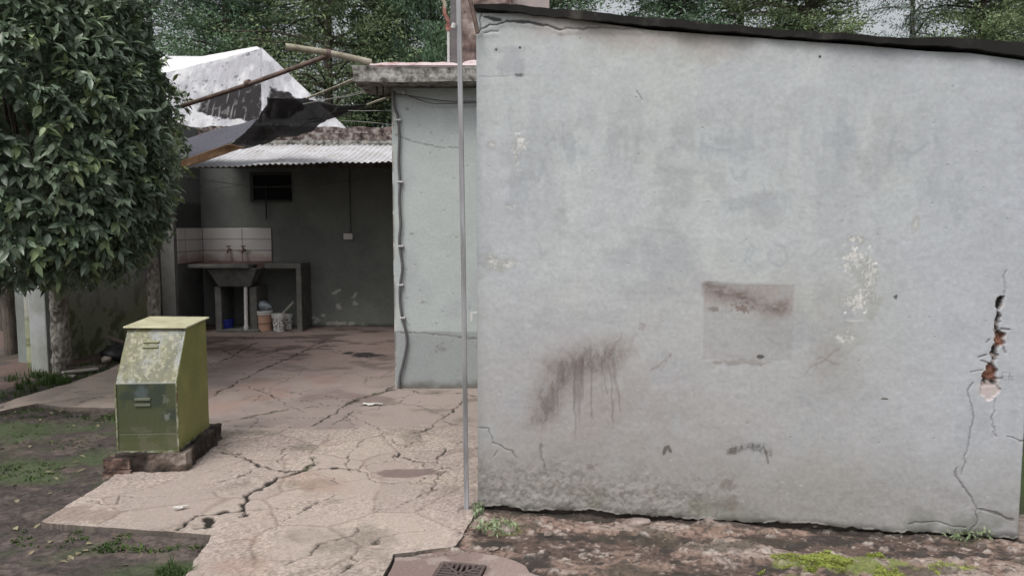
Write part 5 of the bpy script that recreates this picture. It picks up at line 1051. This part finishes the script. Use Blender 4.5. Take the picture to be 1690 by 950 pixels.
# ------------------------------------------------------------------ near broadleaf trees
def limb_path(a, b, bend, r): 
    a = Vector(a); b = Vector(b); m_ = a.lerp(b, .5)+Vector(bend); return smooth_path([a, m_, b], 5)
def broadleaf(name, label, base, top, cc, rad, nleaf, L, m, seed, trunk_r, cut=lambda P: np.ones(len(P), bool)):
    r = np.random.default_rng(seed); t = thing(name, label, 'tree', 'broadleaf trees along the garden wall', loc=base); base = np.array(base)
    tm = MB(); tm.tube(smooth_path([Vector(p)-Vector(base) for p in top], 6), [trunk_r*(1-.25*k/((len(top)-1)*6)) for k in range((len(top)-1)*6+1)], 14)
    tr = tm.build('trunk', M['barkpale'], t, True, jitter=.035, sub=2)
    lm = MB(); tp_ = Vector(top[-1])-Vector(base); cl = np.array(cc)-base
    for k in range(16):
        d = r.normal(size=3); d /= np.linalg.norm(d); d[2] = abs(d[2])*.8-.1; e = Vector(cl+d*np.array(rad)*.58); lm.tube(limb_path(tp_, e, (r.normal()*.1, r.normal()*.1, .1), 0), list(np.linspace(trunk_r*.4, .006, 11)), 6)
    lm.build('limbs', M['bark'], t, True)
    ns = nleaf//9; d = r.normal(size=(ns, 3)); d /= np.linalg.norm(d, axis=1, keepdims=True)
    # lumpy, slightly boxy crown, dense near the skin
    ex = 2.25; k_ = (np.abs(d)**ex).sum(1)**(-1/ex); lum = .78+.46*fbm(d[:, 0]*2+seed, d[:, 1]*2+d[:, 2]*2.3, .8, 3, seed); depth = np.where(r.random(ns) < .8, 1-.12*r.random(ns), .5+.4*r.random(ns))
    Pc = np.array(cc)+d*(k_*lum*depth)[:, None]*np.array(rad)
    gap = fbm(d[:, 0]*3+1.7, d[:, 2]*3+d[:, 1]*2, .9, 2, seed+3); kp = (gap > .36); Pc = Pc[kp]; d = d[kp]
    ns = len(Pc); out = d+r.normal(size=(ns, 3))*.35; out[:, 2] += .15; out /= np.linalg.norm(out, axis=1, keepdims=True)
    nl = 9; j = np.arange(nl); P = np.repeat(Pc, nl, 0)+np.repeat(out, nl, 0)*np.tile((j-nl*.5)*.017*(L/.09), ns)[:, None]
    side = r.normal(size=(ns*nl, 3)); D = np.repeat(out, nl, 0)*.75+side*.55; D[:, 2] -= .30; D /= np.linalg.norm(D, axis=1, keepdims=True)
    Nn = np.repeat(out, nl, 0)*.8+np.array([0, 0, .9])+r.normal(size=(ns*nl, 3))*.35
    tone = np.repeat((.72+.5*r.random((ns, 1))), nl, 0)*(.8+.4*r.random((ns*nl, 1)))*np.ones((1, 3)); yg = np.repeat((r.random(ns) > .9)[:, None], nl, 0); tone = tone*np.where(yg, np.array([[1.5, 1.45, 1.1]]), 1.)
    ok = cut(P); P = P[ok]; D = D[ok]; Nn = Nn[ok]; tone = tone[ok]; n = len(P)
    leaves('crown', P-base, D, Nn, L*(.55+.8*r.random(n)), L*.42*(.75+.5*r.random(n)), m, t, tone, .28, .2); return t
def cutA(P): return ~((P[:, 2] < 1.06+.7*np.clip(P[:, 0]+3.4, 0, 1)+.12*(fbm(P[:, 0], P[:, 1], .3, 2, 5)-.5)*3)) & ~((P[:, 0] < -4.95) & (P[:, 2] < 1.9) & (P[:, 1] > 7.7))
def cutB(P):
    xm = np.interp(P[:, 2], [1.1, 1.4, 1.86, 2.4, 2.98, 3.24, 3.57, 3.96, 4.6], [-4.2, -3.78, -3.56, -3.52, -3.57, -3.74, -3.98, -4.2, -4.5])+.45*(fbm(P[:, 1], P[:, 2], .3, 3, 9)-.5)
    return (P[:, 0] < xm*P[:, 1]/8.) & (P[:, 2] > 1.15) & ~((P[:, 0] < -4.9) & (P[:, 2] < 1.9))
ba = G(103, 614, -.03)
broadleaf('broadleaf_tree', 'dense dark green leafy tree nearest at the left edge, with pale blotched trunk', tuple(ba), [tuple(ba), tuple(at(102, 570, 7.6)), tuple(at(98, 520, 7.55)), tuple(at(96, 470, 7.4)), tuple(at(90, 400, 7.1))], tuple(at(12, 200, 6.2)), (1.12, 1.15, 1.62), 52000, .096, M['leaf'], 3, .098, cutA)
bb = (-4.28, 8.75, -.03)
broadleaf('broadleaf_tree', 'smaller leaved brighter green tree behind the first, before the shelter', bb, [bb, tuple(at(254, 520, 8.7)), tuple(at(252, 450, 8.7)), tuple(at(246, 400, 8.6)), tuple(at(235, 330, 8.5))], tuple(at(196, 190, 8.0)), (1.12, .9, 2.1), 36000, .082, M['leaf2'], 8, .085, cutB)

# ------------------------------------------------------------------ tall trees behind
def conifer(h, rad, seed, nclus, fsz, droop=.3, taper=1., wisp=0.):
    """crown of sprays on real limbs; returns trunk MB and leaf arrays"""
    r = np.random.default_rng(seed); tm = MB(); tm.tube([(0, 0, -.2), (0.05, 0, h*.35), (-.05, .05, h*.7), (0, 0, h*.97)], [.15, .12, .07, .015], 8)
    lm = MB(); Ps = []; Ds = []
    for k in range(nclus):
        z = h*(.16+.82*r.random()); a = r.random()*6.28; rr = rad*(1-((z/h-.2)/.82)**2*.75*taper)*(.75+.45*vn(np.array([a*1.2]), np.array([z*.45]), seed)[0]); L_ = rr*(.55+.5*r.random()); el = .25-droop*r.random()
        d = np.array([math.cos(a), math.sin(a), el]); o = np.array([0, 0, z]); tip = o+d*L_
        if k % 3 == 0: lm.tube([tuple(o), tuple(o+d*L_*.5+np.array([0, 0, .06*L_])), tuple(tip)], [.045, .03, .008], 5)
        m_ = int(105*(.6+.8*r.random())); s = .08+.95*r.random(m_)**.75; q = o[None]+d[None]*(L_*s)[:, None]+r.normal(size=(m_, 3))*np.array([.3, .3, .2])*(.3+.2*L_*.5); Ps.append(q)
        dd = d[None]*.8+r.normal(size=(m_, 3))*.6; dd[:, 2] -= wisp+.05; Ds.append(dd)
    P = np.vstack(Ps); D = np.vstack(Ds); n = len(P); sz = fsz*(.6+.9*r.random(n)); return tm, lm, P, D, sz, r
def spray_mesh(P, D, sz, r, nar=.4):
    n = len(P); D = D/np.linalg.norm(D, axis=1, keepdims=True); q = r.normal(size=(n, 3)); S_ = np.cross(D, q); S_ /= np.linalg.norm(S_, axis=1, keepdims=True); U = np.cross(S_, D)
    w_ = (sz*nar)[:, None]; L_ = sz[:, None]
    V = np.stack([P, P+D*L_*.45+S_*w_+U*w_*.3, P+D*L_*.62+S_*w_*.35, P+D*L_, P+D*L_*.5-S_*w_*.3, P+D*L_*.4-S_*w_+U*w_*.3], 1); F = np.array([(0, 1, 2), (0, 2, 4), (2, 3, 4), (0, 4, 5)]); FF = (F[None]+6*np.arange(n)[:, None, None]).reshape(-1, 3)
    cl = fbm(P[:, 0]+P[:, 1]*.6, P[:, 2], .9, 3, 77); tone = (.6+.9*ss(.3, .7, cl))[:, None]*(.88+.24*r.random((n, 1)))*np.ones((1, 3)); col = np.repeat(tone, 6, 0)
    return np_mesh('crown', V.reshape(-1, 3), FF, col)
VAR = []
for k, (h, rad, nc, fs, dr, tp_, wi, nar) in enumerate(((15, 2.5, 700, .12, .25, .8, .0, .2), (17, 3.2, 640, .12, .35, .5, .1, .2), (14, 1.5, 520, .11, -.9, .9, -.6, .22), (18, 3.4, 260, .16, .5, .3, .7, .12))):
    tm, lm, P, D, sz, r = conifer(h, rad, 50+k, nc, fs, dr, tp_, wi); cm = spray_mesh(P, D, sz, r, nar)
    def mesh_of(mb_, nm): me = bpy.data.meshes.new(nm); me.from_pydata(mb_.v, [], mb_.f); me.update(); me.materials.append(M['bark']); return me
    VAR.append((mesh_of(tm, 'trunk'), mesh_of(lm, 'limbs'), cm))
CM = {}
def tall_tree(var, px, Y, rz, sc, m, label, zoff=0.):
    x = (px-CX)/FPX*Y; t = thing('tall_tree', label, 'tree', 'tall trees behind the buildings', loc=(x, Y, -.05+zoff), rz=rz); t.scale = (sc,)*3
    for nm, me in zip(('trunk', 'limbs'), VAR[var][:2]): link(nm, me, None, t)
    key = (var, m)
    if key not in CM:
        c_ = VAR[var][2] if not VAR[var][2].materials else VAR[var][2].copy(); c_.materials.clear(); c_.materials.append(M[m]); CM[key] = c_
    link('crown', CM[key], None, t)
for a_ in ((0, 385, 23, .3, 1., 'needle1', 'tall dark green cypress rising behind the silver roof peak'),
           (3, 262, 27, 1.1, 1., 'needle3', 'wispy hanging tree showing at the right edge of the near leafy trees'),
           (1, 455, 29, 2.1, 1.05, 'needle3', 'darker tree with bare trunk between cypress and olive conifer'),
           (1, 550, 22, 3.9, 1., 'needle2', 'broad olive green conifer above the pale pipe'),
           (2, 640, 24, .4, 1.15, 'needle1', 'narrow dark conifer above the left end of the roof slab'),
           (2, 716, 22, 2.4, 1., 'needle1', 'columnar dark tree just left of the roof pipe'),
           (3, 670, 33, 1.9, 1., 'needle3', 'thin wispy tree far behind, left of the tower'),
           (1, 900, 26, .9, .9, 'needle1', 'tree just right of the masonry tower over the shed roof'),
           (0, 1100, 24, 2.8, .95, 'needle1', 'second tree right of the masonry tower, dark and dense'),
           (1, 1215, 25, 1.7, .95, 'needle2', 'third tree over the shed roof, lighter feathery green'),
           (0, 1320, 22, 5.7, .9, 'needle2', 'bright green tree over the middle of the shed roof'),
           (3, 1490, 30, .2, 1., 'needle3', 'open wispy tree with sky showing through, over the shed right half'),
           (0, 1600, 23, 4.9, .95, 'needle2', 'light green tree near the right edge of the picture'),
           (1, 1700, 27, 1.2, 1., 'needle1', 'dark tree at the right edge of the picture'),
           (1, 160, 25, 3.3, .95, 'needle1', 'tree hidden mostly behind the near leafy crown'),
           (1, 20, 24, .3, .95, 'needle2', 'tree behind the left edge of the near leafy crown')):
    tall_tree(*a_)
# low growth behind
def bush(px, Y, w_, h, m, label, seed, n=5000, name='shrub'):
    r = np.random.default_rng(seed); x = (px-CX)/FPX*Y; t = thing(name, label, 'shrub', loc=(x, Y, -.05)); mb_ = MB()
    for k in range(9): a = r.random()*6.28; mb_.tube([(0, 0, 0), (math.cos(a)*w_*.2, math.sin(a)*w_*.2, h*.4), (math.cos(a)*w_*.45, math.sin(a)*w_*.45, h*.75)], [.03, .02, .006], 5)
    mb_.build('stems', M['bark'], t); d = r.normal(size=(n, 3)); d /= np.linalg.norm(d, axis=1, keepdims=True); d[:, 2] = np.abs(d[:, 2]); P = d*np.array([w_/2, w_/2, h])*(.55+.5*r.random((n, 1)))*(.8+.4*fbm(d[:, 0]*2, d[:, 2]*2+d[:, 1], .7, 3, seed))[:, None]; me = spray_mesh(P, d+r.normal(size=(n, 3))*.7, .12*(.6+r.random(n)), r, .35)
    me.materials.append(M[m]); link('crown', me, None, t)
bush(600, 17, 3.2, 2.6, 'needle1', 'dark shrub seen through the gap under the roof slab', 70)
bush(560, 19, 3.5, 3.4, 'needle2', 'taller olive shrub behind the parapet', 71)
bush(640, 15, 2.5, 3.2, 'needle3', 'grey green shrub close behind the side building corner', 74)
bush(1700, 8.5, 2.2, 1.9, 'needle1', 'dark shrub glimpsed past the right corner of the shed', 72)
bush(-20, 13.5, 3.2, 2.4, 'needle2', 'green shrub past the wire fence at the left edge', 73)
p = G(1690, 895, -.02); o = MB().box((wb[0]+.03, wb[1]-.25, -.08), (wb[0]+.9, wb[1]+.3, -.012)).build('corner_slab', M['stone'], None, bevel=.008); o['kind'] = 'structure'
